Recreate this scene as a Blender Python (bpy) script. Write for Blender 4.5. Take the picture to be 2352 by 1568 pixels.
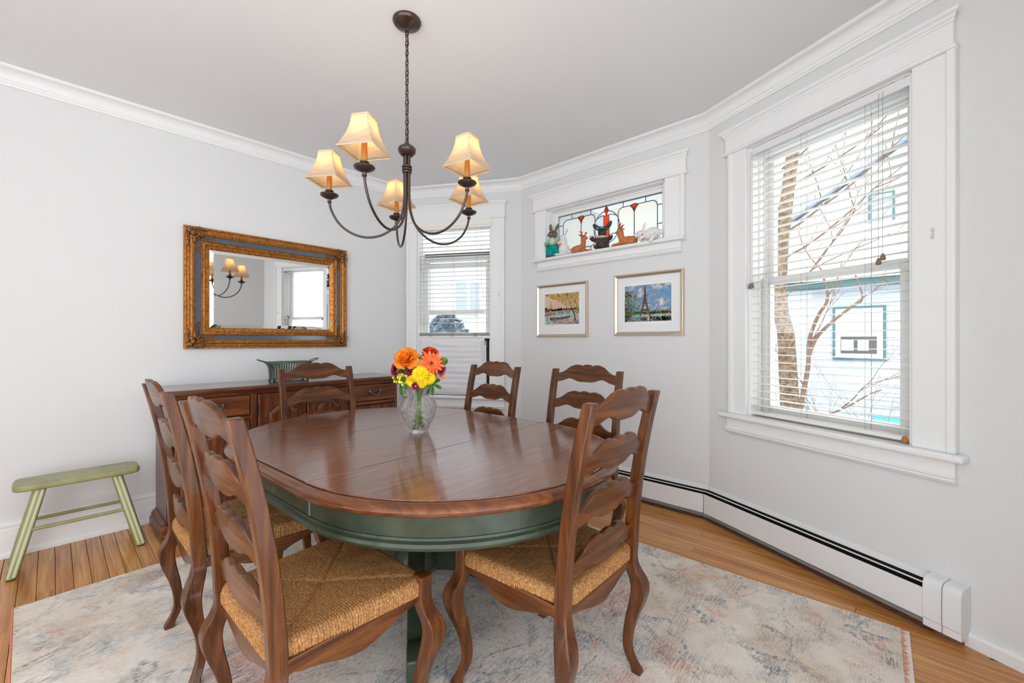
import bpy, bmesh, math, random
from mathutils import Vector, Matrix, Quaternion
random.seed(7)
for o in list(bpy.data.objects): bpy.data.objects.remove(o)
SC = bpy.context.scene
COL = SC.collection
PI = math.pi
R = math.radians
# ---------------------------------------------------------------- camera
cam = bpy.data.cameras.new('camera')
cam.sensor_width = 36.0
cam.lens = 970.0 / 2352.0 * 36.0
cam.shift_y = -3.0 / 2352.0
cam.clip_start = 0.05
cam_o = bpy.data.objects.new('camera', cam)
COL.objects.link(cam_o)
cam_o.location = (3.71, 0.0, 1.22)
cam_o.rotation_euler = (R(90), 0, R(42.5))
SC.camera = cam_o
# ---------------------------------------------------------------- world: bright overcast winter sky
wd = bpy.data.worlds.new('sky')
SC.world = wd
wd.use_nodes = True
bg = wd.node_tree.nodes['Background']
bg.inputs[0].default_value = (0.90, 0.95, 1.0, 1)
bg.inputs[1].default_value = 1.55
# ---------------------------------------------------------------- exposure
vs = SC.view_settings
vs.view_transform = 'Standard'
vs.look = 'None'
vs.exposure = 1.16
vs.gamma = 1.0
vs.use_curve_mapping = False
# ---------------------------------------------------------------- mesh helpers
class MB:
    def __init__(s): s.v = []; s.f = []
    def add(s, vs_, fs):
        b = len(s.v); s.v += [tuple(p) for p in vs_]; s.f += [tuple(b + i for i in f) for f in fs]; return s
    def box(s, x0, x1, y0, y1, z0, z1):
        return s.add([(x0,y0,z0),(x1,y0,z0),(x1,y1,z0),(x0,y1,z0),(x0,y0,z1),(x1,y0,z1),(x1,y1,z1),(x0,y1,z1)],
                     [(3,2,1,0),(4,5,6,7),(0,1,5,4),(1,2,6,5),(2,3,7,6),(3,0,4,7)])
    def prism(s, poly, axis, a0, a1):
        n = len(poly)
        if axis == 'x': m = lambda p, a: (a, p[0], p[1])
        elif axis == 'y': m = lambda p, a: (p[0], a, p[1])
        else: m = lambda p, a: (p[0], p[1], a)
        V = [m(p, a0) for p in poly] + [m(p, a1) for p in poly]
        return s.add(V, [tuple(range(n))[::-1], tuple(range(n, 2*n))] + [(i, (i+1) % n, n+(i+1) % n, n+i) for i in range(n)])
    def loft(s, rings, closed=True, caps=True, loop=False):
        n = len(rings[0]); V = [p for r in rings for p in r]; F = []
        m = len(rings)
        for k in range(m if loop else m-1):
            k2 = (k+1) % m
            for i in range(n if closed else n-1):
                j = (i+1) % n
                F.append((k*n+i, k*n+j, k2*n+j, k2*n+i))
        if caps and not loop:
            F.append(tuple(range(n))[::-1]); F.append(tuple((m-1)*n+i for i in range(n)))
        return s.add(V, F)
    def lathe(s, prof, n=24, c=(0,0,0), caps=True):
        rings = [[(c[0]+r*math.cos(2*PI*i/n), c[1]+r*math.sin(2*PI*i/n), c[2]+z) for i in range(n)] for r, z in prof]
        return s.loft(rings, True, caps)
    def tube(s, path, r, n=8, loop=False, caps=True, sx=1.0):
        P = [Vector(p) for p in path]; m = len(P)
        rad = r if isinstance(r, (list, tuple)) else [r]*m
        rings = []; up = None
        for i in range(m):
            a = P[(i-1) % m] if (loop or i > 0) else P[i]
            b = P[(i+1) % m] if (loop or i < m-1) else P[i]
            t = (b-a)
            if t.length < 1e-9: t = Vector((0,0,1))
            t.normalize()
            if up is None:
                up = Vector((0,0,1)) if abs(t.z) < 0.9 else Vector((1,0,0))
            x = up - t*up.dot(t)
            if x.length < 1e-6: x = t.orthogonal()
            x.normalize(); up = x; y = t.cross(x)
            rings.append([P[i] + (x*math.cos(2*PI*k/n)*sx + y*math.sin(2*PI*k/n))*rad[i] for k in range(n)])
        return s.loft(rings, True, caps, loop)
    def ell(s, c, r, q=None, nu=16, nv=10):
        if not isinstance(r, (list, tuple)): r = (r, r, r)
        M = q if q is not None else Matrix.Identity(3)
        if isinstance(q, Quaternion): M = q.to_matrix()
        c = Vector(c); V = [c + M @ Vector((0,0,-r[2]))]
        for j in range(1, nv):
            ph = -PI/2 + PI*j/nv
            for i in range(nu):
                th = 2*PI*i/nu
                V.append(c + M @ Vector((r[0]*math.cos(ph)*math.cos(th), r[1]*math.cos(ph)*math.sin(th), r[2]*math.sin(ph))))
        V.append(c + M @ Vector((0,0,r[2])))
        F = []
        for i in range(nu):
            F.append((0, 1+(i+1) % nu, 1+i))
            for j in range(nv-2):
                a = 1+j*nu; b = a+nu
                F.append((a+i, a+(i+1) % nu, b+(i+1) % nu, b+i))
            F.append((1+(nv-2)*nu+i, 1+(nv-2)*nu+(i+1) % nu, len(V)-1))
        return s.add(V, F)
    def xf(s, M):
        s.v = [tuple(M @ Vector(p)) for p in s.v]; return s
    def mesh(s, name, smooth=False, ang=40):
        me = bpy.data.meshes.new(name); me.from_pydata(s.v, [], s.f); me.validate()
        bm = bmesh.new(); bm.from_mesh(me); bmesh.ops.recalc_face_normals(bm, faces=bm.faces); bm.to_mesh(me); bm.free()
        if smooth:
            me.shade_smooth()
            try: me.set_sharp_from_angle(angle=R(ang))
            except Exception: pass
        return me
    def build(s, name, mat, parent=None, smooth=False, bevel=0, seg=2, ang=40, loc=None, remesh=0, raw=False):
        me = s.mesh(name, smooth or bevel > 0 or remesh > 0, ang)
        return put(name, me, mat, parent, bevel, seg, loc, remesh)
def put(name, me, mat, parent=None, bevel=0, seg=2, loc=None, remesh=0):
    o = bpy.data.objects.new(name, me); COL.objects.link(o)
    if mat is not None and not me.materials: me.materials.append(mat)
    o.parent = parent
    if loc is not None: o.location = loc
    if remesh:
        m = o.modifiers.new('remesh', 'REMESH'); m.mode = 'VOXEL'; m.voxel_size = remesh; m.use_smooth_shade = True
        m = o.modifiers.new('smooth', 'SMOOTH'); m.factor = 0.5; m.iterations = 2
    if bevel:
        m = o.modifiers.new('bevel', 'BEVEL'); m.width = bevel; m.segments = seg; m.limit_method = 'ANGLE'; m.angle_limit = R(35); m.harden_normals = False
    return o
def thing(name, label, cat, loc=(0,0,0), rz=0, group=None):
    o = bpy.data.objects.new(name, None); COL.objects.link(o)
    o.empty_display_size = 0.1
    o.location = loc; o.rotation_euler = (0, 0, rz)
    o['label'] = label; o['category'] = cat
    if group: o['group'] = group
    return o
def tag(o, label, cat, group=None):
    o['label'] = label; o['category'] = cat
    if group: o['group'] = group
    return o
def struct(name, loc=(0,0,0), rz=0, label=None):
    o = bpy.data.objects.new(name, None); COL.objects.link(o)
    o.empty_display_size = 0.1
    o.location = loc; o.rotation_euler = (0,0,rz); o['kind'] = 'structure'
    if label: o['label'] = label
    return o
def dup(root, label, loc, rz):
    r = root.copy(); COL.objects.link(r); r.location = loc; r.rotation_euler = (0,0,rz); r['label'] = label
    for ch in list(root.children):
        c = ch.copy(); COL.objects.link(c); c.parent = r
        for g in ch.children:
            d = g.copy(); COL.objects.link(d); d.parent = c
    return r
def part(src, parent, loc=None, rz=None):
    c = src.copy(); COL.objects.link(c); c.parent = parent
    if loc is not None: c.location = loc
    if rz is not None: c.rotation_euler = (0,0,rz)
    return c
def smooth_path(pts, n=8):
    P = [Vector(p) for p in pts]; out = []
    for i in range(len(P)-1):
        p0 = P[max(i-1,0)]; p1 = P[i]; p2 = P[i+1]; p3 = P[min(i+2,len(P)-1)]
        for k in range(n):
            t = k/n
            out.append(0.5*((2*p1)+(p2-p0)*t+(2*p0-5*p1+4*p2-p3)*t*t+(3*p1-p0-3*p2+p3)*t**3))
    out.append(P[-1]); return out
def lerp_tab(tab, z):
    for (a, va), (b, vb) in zip(tab, tab[1:]):
        if a <= z <= b:
            t = (z-a)/(b-a) if b > a else 0
            return va + (vb-va)*t
    return tab[-1][1] if z > tab[-1][0] else tab[0][1]
def spline_tab(tab, z):
    n = len(tab)
    if z <= tab[0][0]: return tab[0][1]
    if z >= tab[-1][0]: return tab[-1][1]
    for i in range(n-1):
        if tab[i][0] <= z <= tab[i+1][0]:
            p0 = tab[max(i-1,0)][1]; p1 = tab[i][1]; p2 = tab[i+1][1]; p3 = tab[min(i+2,n-1)][1]
            t = (z-tab[i][0])/(tab[i+1][0]-tab[i][0])
            return 0.5*((2*p1)+(p2-p0)*t+(2*p0-5*p1+4*p2-p3)*t*t+(3*p1-p0-3*p2+p3)*t**3)
# ---------------------------------------------------------------- materials
def srgb(r, g, b):
    f = lambda c: (c/12.92 if c <= 0.04045 else ((c+0.055)/1.055)**2.4)
    return (f(r/255), f(g/255), f(b/255), 1)
class NT:
    def __init__(s, name):
        s.m = bpy.data.materials.new(name); s.m.use_nodes = True; s.t = s.m.node_tree; s.b = s.t.nodes['Principled BSDF']
        s.out = s.t.nodes['Material Output']
    def n(s, typ, ins=None, **props):
        nd = s.t.nodes.new(typ)
        for k, v in props.items(): setattr(nd, k, v)
        for k, v in (ins or {}).items():
            if hasattr(v, 'is_output') or isinstance(v, bpy.types.NodeSocket): s.t.links.new(v, nd.inputs[k])
            else: nd.inputs[k].default_value = v
        return nd
    def set(s, **kw):
        for k, v in kw.items():
            k = k.replace('_', ' ')
            if isinstance(v, bpy.types.NodeSocket): s.t.links.new(v, s.b.inputs[k])
            else: s.b.inputs[k].default_value = v
        return s
    def coord(s, scale=(1,1,1), rnd=False, out='Object', loc=(0,0,0), rot=(0,0,0)):
        v = s.n('ShaderNodeTexCoord').outputs[out]
        if rnd:
            oi = s.n('ShaderNodeObjectInfo')
            ml = s.n('ShaderNodeMath', {0: oi.outputs['Random'], 1: 37.0}, operation='MULTIPLY')
            v = s.n('ShaderNodeVectorMath', {0: v, 1: ml.outputs[0]}, operation='ADD').outputs[0]
        return s.n('ShaderNodeMapping', {'Vector': v, 'Scale': scale, 'Location': loc, 'Rotation': rot}).outputs[0]
    def noise(s, vec, scale, detail=4, rough=0.55, dist=0.0):
        return s.n('ShaderNodeTexNoise', {'Vector': vec, 'Scale': scale, 'Detail': detail, 'Roughness': rough, 'Distortion': dist}).outputs[0]
    def ramp(s, fac, stops, interp='LINEAR'):
        r = s.n('ShaderNodeValToRGB', {0: fac}); e = r.color_ramp; e.interpolation = interp
        while len(e.elements) < len(stops): e.elements.new(0.5)
        for el, (p, c) in zip(e.elements, stops):
            el.position = p; el.color = c if len(c) == 4 else (*c, 1)
        return r.outputs[0]
    def mix(s, fac, a, b, blend='MIX'):
        nd = s.n('ShaderNodeMix', data_type='RGBA', blend_type=blend)
        for i, v in ((0, fac), (6, a), (7, b)):
            if isinstance(v, bpy.types.NodeSocket): s.t.links.new(v, nd.inputs[i])
            else: nd.inputs[i].default_value = v
        return nd.outputs[2]
    def math(s, op, a, b=0.0, clamp=False):
        nd = s.n('ShaderNodeMath', operation=op, use_clamp=clamp)
        for i, v in ((0, a), (1, b)):
            if isinstance(v, bpy.types.NodeSocket): s.t.links.new(v, nd.inputs[i])
            else: nd.inputs[i].default_value = v
        return nd.outputs[0]
    def bump(s, h, strength=0.2, dist=0.01):
        s.t.links.new(s.n('ShaderNodeBump', {'Height': h, 'Strength': strength, 'Distance': dist}).outputs[0], s.b.inputs['Normal']); return s
BW = lambda v: (v, v, v, 1)
def paint(name, col, rough=0.5, spec=0.3, nz=0.0, metal=0.0, bump=0.0, bscale=60):
    t = NT(name); t.set(Roughness=rough, Metallic=metal, Specular_IOR_Level=spec)
    if nz:
        n = t.noise(t.coord(), 6, 5)
        c2 = tuple(min(1, c*(1-nz)) for c in col[:3]) + (1,)
        t.set(Base_Color=t.mix(n, c2, tuple(min(1, c*(1+nz)) for c in col[:3]) + (1,)))
    else: t.set(Base_Color=col)
    if bump: t.bump(t.noise(t.coord(), bscale, 3), bump, 0.003)
    return t.m
def wood(name, dark, mid, light, axis='z', rough=0.34, coat=0.3, sc=1.0, wear=0.35, bump=0.08, spec=0.28, coatbump=False):
    t = NT(name)
    a = {'x': (1.1, 16, 16), 'y': (16, 1.1, 16), 'z': (16, 16, 1.1)}[axis]
    v = t.coord(tuple(k*sc for k in a), rnd=True)
    g = t.noise(v, 2.2, 7, 0.6, 0.5)
    c = t.ramp(g, [(0.28, dark), (0.5, mid), (0.74, light)])
    v2 = t.coord(tuple(k*sc*3.2 for k in a), rnd=True)
    fine = t.noise(v2, 6.0, 3, 0.6)
    c = t.mix(t.math('MULTIPLY', t.ramp(fine, [(0.5, BW(0)), (0.75, BW(1))]), 0.35), c, dark)
    blot = t.noise(t.coord((4,4,4), rnd=True), 1.6, 3)
    c = t.mix(t.math('MULTIPLY', t.ramp(blot, [(0.55, BW(0)), (0.75, BW(1))]), wear), c, tuple(k*0.45 for k in dark[:3]) + (1,))
    t.set(Base_Color=c, Roughness=rough, Specular_IOR_Level=spec, Coat_Weight=coat, Coat_Roughness=0.12)
    if bump:
        t.bump(fine, bump, 0.002)
        if coatbump:
            t.set(Coat_IOR=1.8, Coat_Roughness=0.05)
            t.t.links.new(t.b.inputs['Normal'].links[0].from_socket, t.b.inputs['Coat Normal'])
    return t.m
M = {}
M['wall'] = paint('wall_paint', srgb(228,228,227), 0.75, 0.2, 0.012)
M['ceiling'] = paint('ceiling_paint', srgb(236,238,240), 0.85, 0.15, 0.01)
M['trim'] = paint('white_trim_paint', srgb(243,243,242), 0.4, 0.35)
M['white_metal'] = paint('white_enamel', srgb(236,236,236), 0.35, 0.4)
M['dark'] = paint('dark_void', srgb(28,26,25), 0.6)
M['slat'] = paint('blind_white', srgb(246,243,235), 0.4, 0.35)
M['cord'] = paint('cord_grey', srgb(170,160,145), 0.7)
M['tassel'] = paint('tassel_wood', srgb(140,118,98), 0.5)
M['copper'] = paint('copper_pipe', srgb(110,66,44), 0.45, 0.5, metal=0.6)
M['bronze'] = paint('oiled_bronze', srgb(86,74,68), 0.32, 0.5, metal=0.75)
M['pewter'] = paint('pewter', srgb(112,110,106), 0.35, 0.5, metal=0.9)
M['candle'] = paint('candle_sleeve', srgb(184,120,54), 0.45)
M['black'] = paint('black_iron', srgb(22,22,23), 0.5)
M['walnut_z'] = wood('chair_wood_upright', srgb(44,22,8), srgb(90,48,18), srgb(130,77,31), 'z')
M['walnut_x'] = wood('chair_wood_cross', srgb(44,22,8), srgb(90,48,18), srgb(130,77,31), 'x')
M['walnut_y'] = wood('chair_wood_long', srgb(44,22,8), srgb(90,48,18), srgb(130,77,31), 'y')
M['table'] = wood('table_top_wood', srgb(76,37,17), srgb(112,60,31), srgb(142,82,44), 'y', 0.42, 1.0, 1.6, 0.1, 0.11, coatbump=True)
M['rim'] = wood('table_rim_wood', srgb(72,35,15), srgb(108,58,27), srgb(138,80,39), 'x', 0.28, 0.4, 0.8, 0.3)
M['buf_y'] = wood('sideboard_wood_long', srgb(50,24,12), srgb(108,58,31), srgb(150,88,48), 'y', 0.34, 0.25)
M['buf_z'] = wood('sideboard_wood_upright', srgb(50,24,12), srgb(104,55,29), srgb(144,84,46), 'z', 0.34, 0.25)
M['buf_top'] = wood('sideboard_top_wood', srgb(56,32,22), srgb(100,62,44), srgb(128,84,60), 'y', 0.18, 0.5)
def green_paint(name, base, dark, rough=0.4):
    t = NT(name); n = t.noise(t.coord(), 9, 5, 0.6)
    w = t.noise(t.coord((30,30,4)), 3, 4)
    c = t.mix(t.ramp(n, [(0.4, BW(0)), (0.72, BW(1))]), base, dark)
    c = t.mix(t.math('MULTIPLY', t.ramp(w, [(0.62, BW(0)), (0.8, BW(1))]), 0.25), c, dark)
    t.set(Base_Color=c, Roughness=rough, Specular_IOR_Level=0.4, Coat_Weight=0.15)
    return t.m
M['green'] = green_paint('table_green_paint', srgb(56,66,49), srgb(36,43,31), 0.34)
M['olive'] = green_paint('bench_olive_paint', srgb(160,158,112), srgb(136,132,82), 0.38)
M['sage'] = paint('bench_sage_inlay', srgb(198,202,160), 0.4, 0.4, 0.08)
M['verdigris'] = green_paint('basket_verdigris', srgb(92,108,92), srgb(48,62,54), 0.5)
def floor_mat():
    t = NT('oak_floor')
    v = t.coord((1.1, 26, 26), rnd=True)
    g = t.noise(v, 2.0, 7, 0.6, 0.5)
    c = t.ramp(g, [(0.3, srgb(164,104,48)), (0.52, srgb(212,150,80)), (0.75, srgb(236,186,116))])
    oi = t.n('ShaderNodeObjectInfo').outputs['Random']
    c = t.mix(t.ramp(oi, [(0, BW(0)), (1, BW(0.75))]), c, t.ramp(g, [(0.3, srgb(150,88,38)), (0.6, srgb(194,126,62)), (0.8, srgb(216,156,86))]))
    t.set(Base_Color=c, Roughness=0.3, Specular_IOR_Level=0.45, Coat_Weight=0.3, Coat_Roughness=0.15)
    t.bump(g, 0.06, 0.002)
    return t.m
M['floor'] = floor_mat()
def glass_thin(name, tint=(1,1,1,1), gl=0.07):
    t = NT(name); t.t.nodes.remove(t.b)
    tr = t.n('ShaderNodeBsdfTransparent', {0: tint}); g = t.n('ShaderNodeBsdfGlossy', {'Roughness': 0.02})
    mx = t.n('ShaderNodeMixShader', {0: gl, 1: tr.outputs[0], 2: g.outputs[0]})
    t.t.links.new(mx.outputs[0], t.out.inputs[0]); return t.m
M['pane'] = glass_thin('window_glass')
def art_glass(name, tint, trans=0.5):
    t = NT(name); t.t.nodes.remove(t.b)
    n = t.noise(t.coord(), 70, 2)
    bp = t.n('ShaderNodeBump', {'Height': n, 'Strength': 0.4, 'Distance': 0.003}).outputs[0]
    tr = t.n('ShaderNodeBsdfTransparent', {0: tint}); tl = t.n('ShaderNodeBsdfTranslucent', {0: tint, 'Normal': bp}); gl = t.n('ShaderNodeBsdfGlossy', {'Roughness': 0.15, 'Normal': bp})
    mx = t.n('ShaderNodeMixShader', {0: trans, 1: tr.outputs[0], 2: tl.outputs[0]})
    m2 = t.n('ShaderNodeMixShader', {0: 0.06, 1: mx.outputs[0], 2: gl.outputs[0]})
    t.t.links.new(m2.outputs[0], t.out.inputs[0]); return t.m
M['art_clear'] = art_glass('rippled_cream_glass', (0.70, 0.69, 0.645, 1), 0.5)
M['art_border'] = art_glass('pale_border_glass', (0.66, 0.675, 0.665, 1), 0.35)
M['art_red'] = art_glass('coral_red_glass', (0.85, 0.21, 0.09, 1), 0.6)
M['art_blue'] = art_glass('pale_blue_swirl_glass', (0.66, 0.69, 0.70, 1), 0.4)
M['art_fan'] = art_glass('bright_coral_glass', (1.0, 0.36, 0.17, 1), 0.45)
M['came'] = paint('lead_came', srgb(92,86,74), 0.45, 0.5, metal=0.5)
# ================================================================ THE ROOM
H_C = 2.75
P0 = Vector((0, 2.447, 0)); P1 = Vector((1.045, 3.04, 0)); P2 = Vector((2.752, 3.04, 0))
AW = R(25.5)
P3 = P2 + 1.5*Vector((math.cos(AW), -math.sin(AW), 0))
PB = Vector((0, -1.7, 0)); PR = Vector((P3.x, 1.0, 0))
TH = 0.17
def frame(A, B):
    u = (B-A).normalized(); return math.atan2(u.y, u.x), (B-A).length
def wall(name, A, B, op=None, e0=0.08, e1=0.08):
    rz, L = frame(A, B); m = MB(); z0 = -0.02; z1 = H_C+0.02
    if op:
        s0, s1, a, b = op
        m.box(-e0, s0, 0, TH, z0, z1); m.box(s1, L+e1, 0, TH, z0, z1); m.box(s0, s1, 0, TH, z0, a); m.box(s0, s1, 0, TH, b, z1)
    else: m.box(-e0, L+e1, 0, TH, z0, z1)
    o = m.build(name, M['wall']); o.location = A; o.rotation_euler = (0,0,rz); o['kind'] = 'structure'; return o
OPN = (0.127, 0.905, 0.675, 2.415); OPS = (0.311, 1.405, 1.955, 2.405); OPW = (0.300, 1.116, 0.757, 2.415)
wall('wall_left', PB, P0, None, 0, 0.08)
wall('wall_bay_left', P0, P1, OPN)
wall('wall_bay_center', P1, P2, OPS)
wall('wall_bay_right', P2, P3, OPW)
wall('light_block_wall', Vector((1.7, -1.7, 0)), PB, None, 0, 0.08)  # unseen wall added behind the camera to cut light on the left wall
wall('wall_right', P3, PR, None, 0.08, 0)
c = MB().box(-0.2, 6.0, -3.6, 3.3, H_C, H_C+0.06).build('ceiling', M['ceiling']); c['kind'] = 'structure'  # overhang past the room is unseen, added to block sky light
# floor: sub floor and single boards laid along x
fl = MB().box(-0.17, 4.3, -1.7, 3.3, -0.06, -0.0185).build('floor', M['dark']); fl['kind'] = 'structure'
def xr(y):
    a = 0.0 if y < P0.y else (y-P0.y)/(P1.y-P0.y)*P1.x
    b = P3.x if y < P3.y else P2.x + (P2.y-y)/(P2.y-P3.y)*(P3.x-P2.x)
    return a, (b if y > PR.y else 4.28)
BWD = 0.0635; y = -1.7; k = 0
while y < 3.02:
    yc = y+BWD/2; a, b = xr(yc); x = a - 0.0
    first = True
    while x < b-0.01:
        ln = random.uniform(1.1, 2.6)*(random.uniform(0.3, 1) if first else 1)
        first = False
        x2 = min(b, x+ln)
        if b-x2 < 0.3: x2 = b
        MB().box(0.0006, x2-x-0.0006, 0.0007, BWD-0.0007, -0.0185, 0.0).build('floor_board', M['floor'], fl, bevel=0.0012, seg=1, loc=(x, y, random.uniform(-0.0004, 0)))
        x = x2
    y += BWD
# crown moulding, mitred round the room
def sweep_room(name, prof, path, mat, closed=True, smooth=True):
    n = len(path); rings = []
    nr = []
    for i in range(n-1):
        u = (path[i+1]-path[i]).normalized(); nr.append(Vector((u.y, -u.x, 0)))
    for i in range(n):
        if i == 0: mv = nr[0]
        elif i == n-1: mv = nr[-1]
        else: mv = (nr[i-1]+nr[i])/(1+nr[i-1].dot(nr[i]))
        rings.append([path[i]+mv*d+Vector((0,0,z)) for d, z in prof])
    o = MB().loft(rings).build(name, mat, None, smooth, ang=25); o['kind'] = 'structure'; return o
cove = [(0.022+0.046*(1-math.cos(t*PI/16)), 2.682+0.05*math.sin(t*PI/16)) for t in range(0, 9)]
prof = [(0, 2.651), (0.011, 2.651), (0.013, 2.662), (0.019, 2.668), (0.021, 2.674), (0.016, 2.677), (0.017, 2.682)] + cove + [(0.070, 2.734), (0.074, 2.737), (0.074, 2.7501), (0, 2.7501)]
sweep_room('trim_1', prof, [PB, P0, P1, P2, P3, PR], M['trim'])
bprof = [(0, 0), (0.032, 0), (0.031, 0.018), (0.022, 0.032), (0.020, 0.034), (0.020, 0.155), (0.016, 0.160), (0.017, 0.168), (0.024, 0.172), (0.024, 0.182), (0.014, 0.192), (0, 0.196)]
sweep_room('baseboard_left', bprof, [PB, P0, P1], M['trim'])
bp2 = [(0, 0), (0.018, 0), (0.018, 0.045), (0.012, 0.056), (0, 0.058)]
uW = (P3-P2).normalized()
sweep_room('baseboard_right', bp2, [P2+uW*1.285, P3, PR], M['trim'])
# ---------------------------------------------------------------- windows
def wbox(m, s0, s1, d0, d1, z0, z1):          # d into the room
    return m.box(s0, s1, -d1, -d0, z0, z1)
def window(name, A, B, op, cl, cr, hd, st, ap, sashes, label):
    rz, L = frame(A, B); w = struct(name, A, rz, label)
    s0, s1, z0, z1 = op
    # jamb lining
    j = MB(); wbox(j, s0-0.001, s0+0.018, -TH, 0.0, z0, z1); wbox(j, s1-0.018, s1+0.001, -TH, 0.0, z0, z1); wbox(j, s0, s1, -TH, 0.0, z1-0.018, z1+0.001)
    wbox(j, s0+0.018, s0+0.03, -TH, -0.067, z0, z1); wbox(j, s1-0.03, s1-0.018, -TH, -0.067, z0, z1); wbox(j, s0, s1, -TH, -0.067, z1-0.032, z1-0.018)
    j.build('jamb', M['trim'], w, bevel=0.002)
    for a, b, sg in ((cl, s0, -1), (s1, cr, 1)):
        m = MB(); wbox(m, a, b, 0, 0.022, z0, hd[2]+0.002); m.build('casing', M['trim'], w, bevel=0.003)
        m = MB()
        if sg < 0: wbox(m, a-0.004, a+0.026, 0, 0.034, z0, hd[2]+0.002)
        else: wbox(m, b-0.028, b+0.002, 0, 0.034, z0, hd[2]+0.002)
        m.build('backband', M['trim'], w, bevel=0.006, seg=3)
    h0, h1, hz0, hz1 = hd
    m = MB(); wbox(m, h0, h1, 0, 0.028, hz0, hz1); m.build('head_board', M['trim'], w, bevel=0.002)
    m = MB(); wbox(m, h0-0.012, h1+0.012, 0, 0.042, hz0-0.014, hz0+0.006); m.build('fillet', M['trim'], w, bevel=0.007, seg=3)
    cp = [(0, hz1-0.028), (0.032, hz1-0.028), (0.034, hz1-0.018), (0.040, hz1-0.014), (0.043, hz1-0.004), (0.054, hz1+0.002), (0.056, hz1+0.016), (0, hz1+0.016)]
    ex = lambda d: max(0, d-0.028)
    rings = [[(h0-ex(d), -d, z) for d, z in cp], [(h1+ex(d), -d, z) for d, z in cp]]
    MB().loft(rings).build('cap', M['trim'], w, True, ang=20)
    t0, t1, tz0, tz1, tp = st
    m = MB(); wbox(m, t0, t1, 0, tp, tz0, tz1); wbox(m, s0, s1, -0.10, 0.0, tz0, tz1-0.0005)
    m.build('stool', M['trim'], w, bevel=0.010, seg=3)
    a0, a1, az0 = ap
    m = MB(); wbox(m, a0, a1, 0, 0.022, az0, tz0); m.build('apron', M['trim'], w, bevel=0.002)
    apf = [(0, az0-0.001), (0.02, az0-0.001), (0.031, az0+0.012), (0.030, az0+0.02), (0.036, az0+0.026), (0.03, az0+0.032), (0, az0+0.032)]
    MB().loft([[(a0-0.004, -d, z) for d, z in apf], [(a1+0.004, -d, z) for d, z in apf]]).build('apron_moulding', M['trim'], w, True, ang=20)
    for (a, b, d0, d1, za, zb, stl, rt, rb, mat) in sashes:
        m = MB(); wbox(m, a, a+stl, d0, d1, za, zb); wbox(m, b-stl, b, d0, d1, za, zb)
        wbox(m, a+stl, b-stl, d0, d1, zb-rt, zb); wbox(m, a+stl, b-stl, d0, d1, za, za+rb)
        so = m.build('sash', M[mat], w, bevel=0.002)
        dm = (d0+d1)/2
        m = MB(); wbox(m, a+stl, b-stl, dm-0.002, dm+0.002, za+rb, zb-rt); m.build('pane', M['pane'], so)
    return w
M['sash_grey'] = paint('pale_grey_sash_vinyl', srgb(226,226,224), 0.4)  # one even pale grey for the sashes
M['sash_dark'] = paint('dark_sash_edge', srgb(84,88,94), 0.5)
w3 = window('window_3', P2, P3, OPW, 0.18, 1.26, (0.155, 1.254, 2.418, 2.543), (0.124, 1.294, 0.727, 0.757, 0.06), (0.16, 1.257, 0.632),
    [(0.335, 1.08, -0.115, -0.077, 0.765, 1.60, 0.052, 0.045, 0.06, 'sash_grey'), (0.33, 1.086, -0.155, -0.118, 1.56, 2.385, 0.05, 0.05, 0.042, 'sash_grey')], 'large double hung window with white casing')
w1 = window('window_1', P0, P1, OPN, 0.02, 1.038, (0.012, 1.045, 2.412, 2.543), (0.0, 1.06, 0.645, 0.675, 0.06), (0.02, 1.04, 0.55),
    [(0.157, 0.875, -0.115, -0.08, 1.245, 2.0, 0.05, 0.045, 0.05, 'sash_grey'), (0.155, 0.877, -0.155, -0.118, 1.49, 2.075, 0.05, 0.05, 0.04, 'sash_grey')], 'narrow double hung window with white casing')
m = MB(); wbox(m, 0.157, 0.875, -0.155, -0.12, 2.076, 2.112); m.build('sash_top_edge', M['sash_dark'], w1, bevel=0.003)
w2 = window('window_2', P1, P2, OPS, 0.195, 1.548, (0.166, 1.56, 2.408, 2.537), (0.189, 1.557, 1.930, 1.955, 0.07), (0.215, 1.525, 1.850), [], 'small high stained glass window with white casing')
# cleats screwed to the casings
def cleat(parent, s, z, mat):
    m = MB(); wbox(m, s-0.004, s+0.004, 0.022, 0.026, z-0.022, z+0.022)
    m.tube([(s, -0.028, z+0.01), (s, -0.036, z+0.008), (s, -0.038, z+0.02)], 0.0025, 6); m.tube([(s, -0.028, z-0.01), (s, -0.036, z-0.008), (s, -0.038, z-0.02)], 0.0025, 6)
    return m.build('cord_cleat', mat, parent, True)
M['clear_plastic'] = paint('cleat_plastic', srgb(222,222,220), 0.2, 0.6)
cleat(w3, 1.19, 1.67, M['clear_plastic']); cleat(w1, 0.985, 1.66, M['clear_plastic'])
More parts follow.
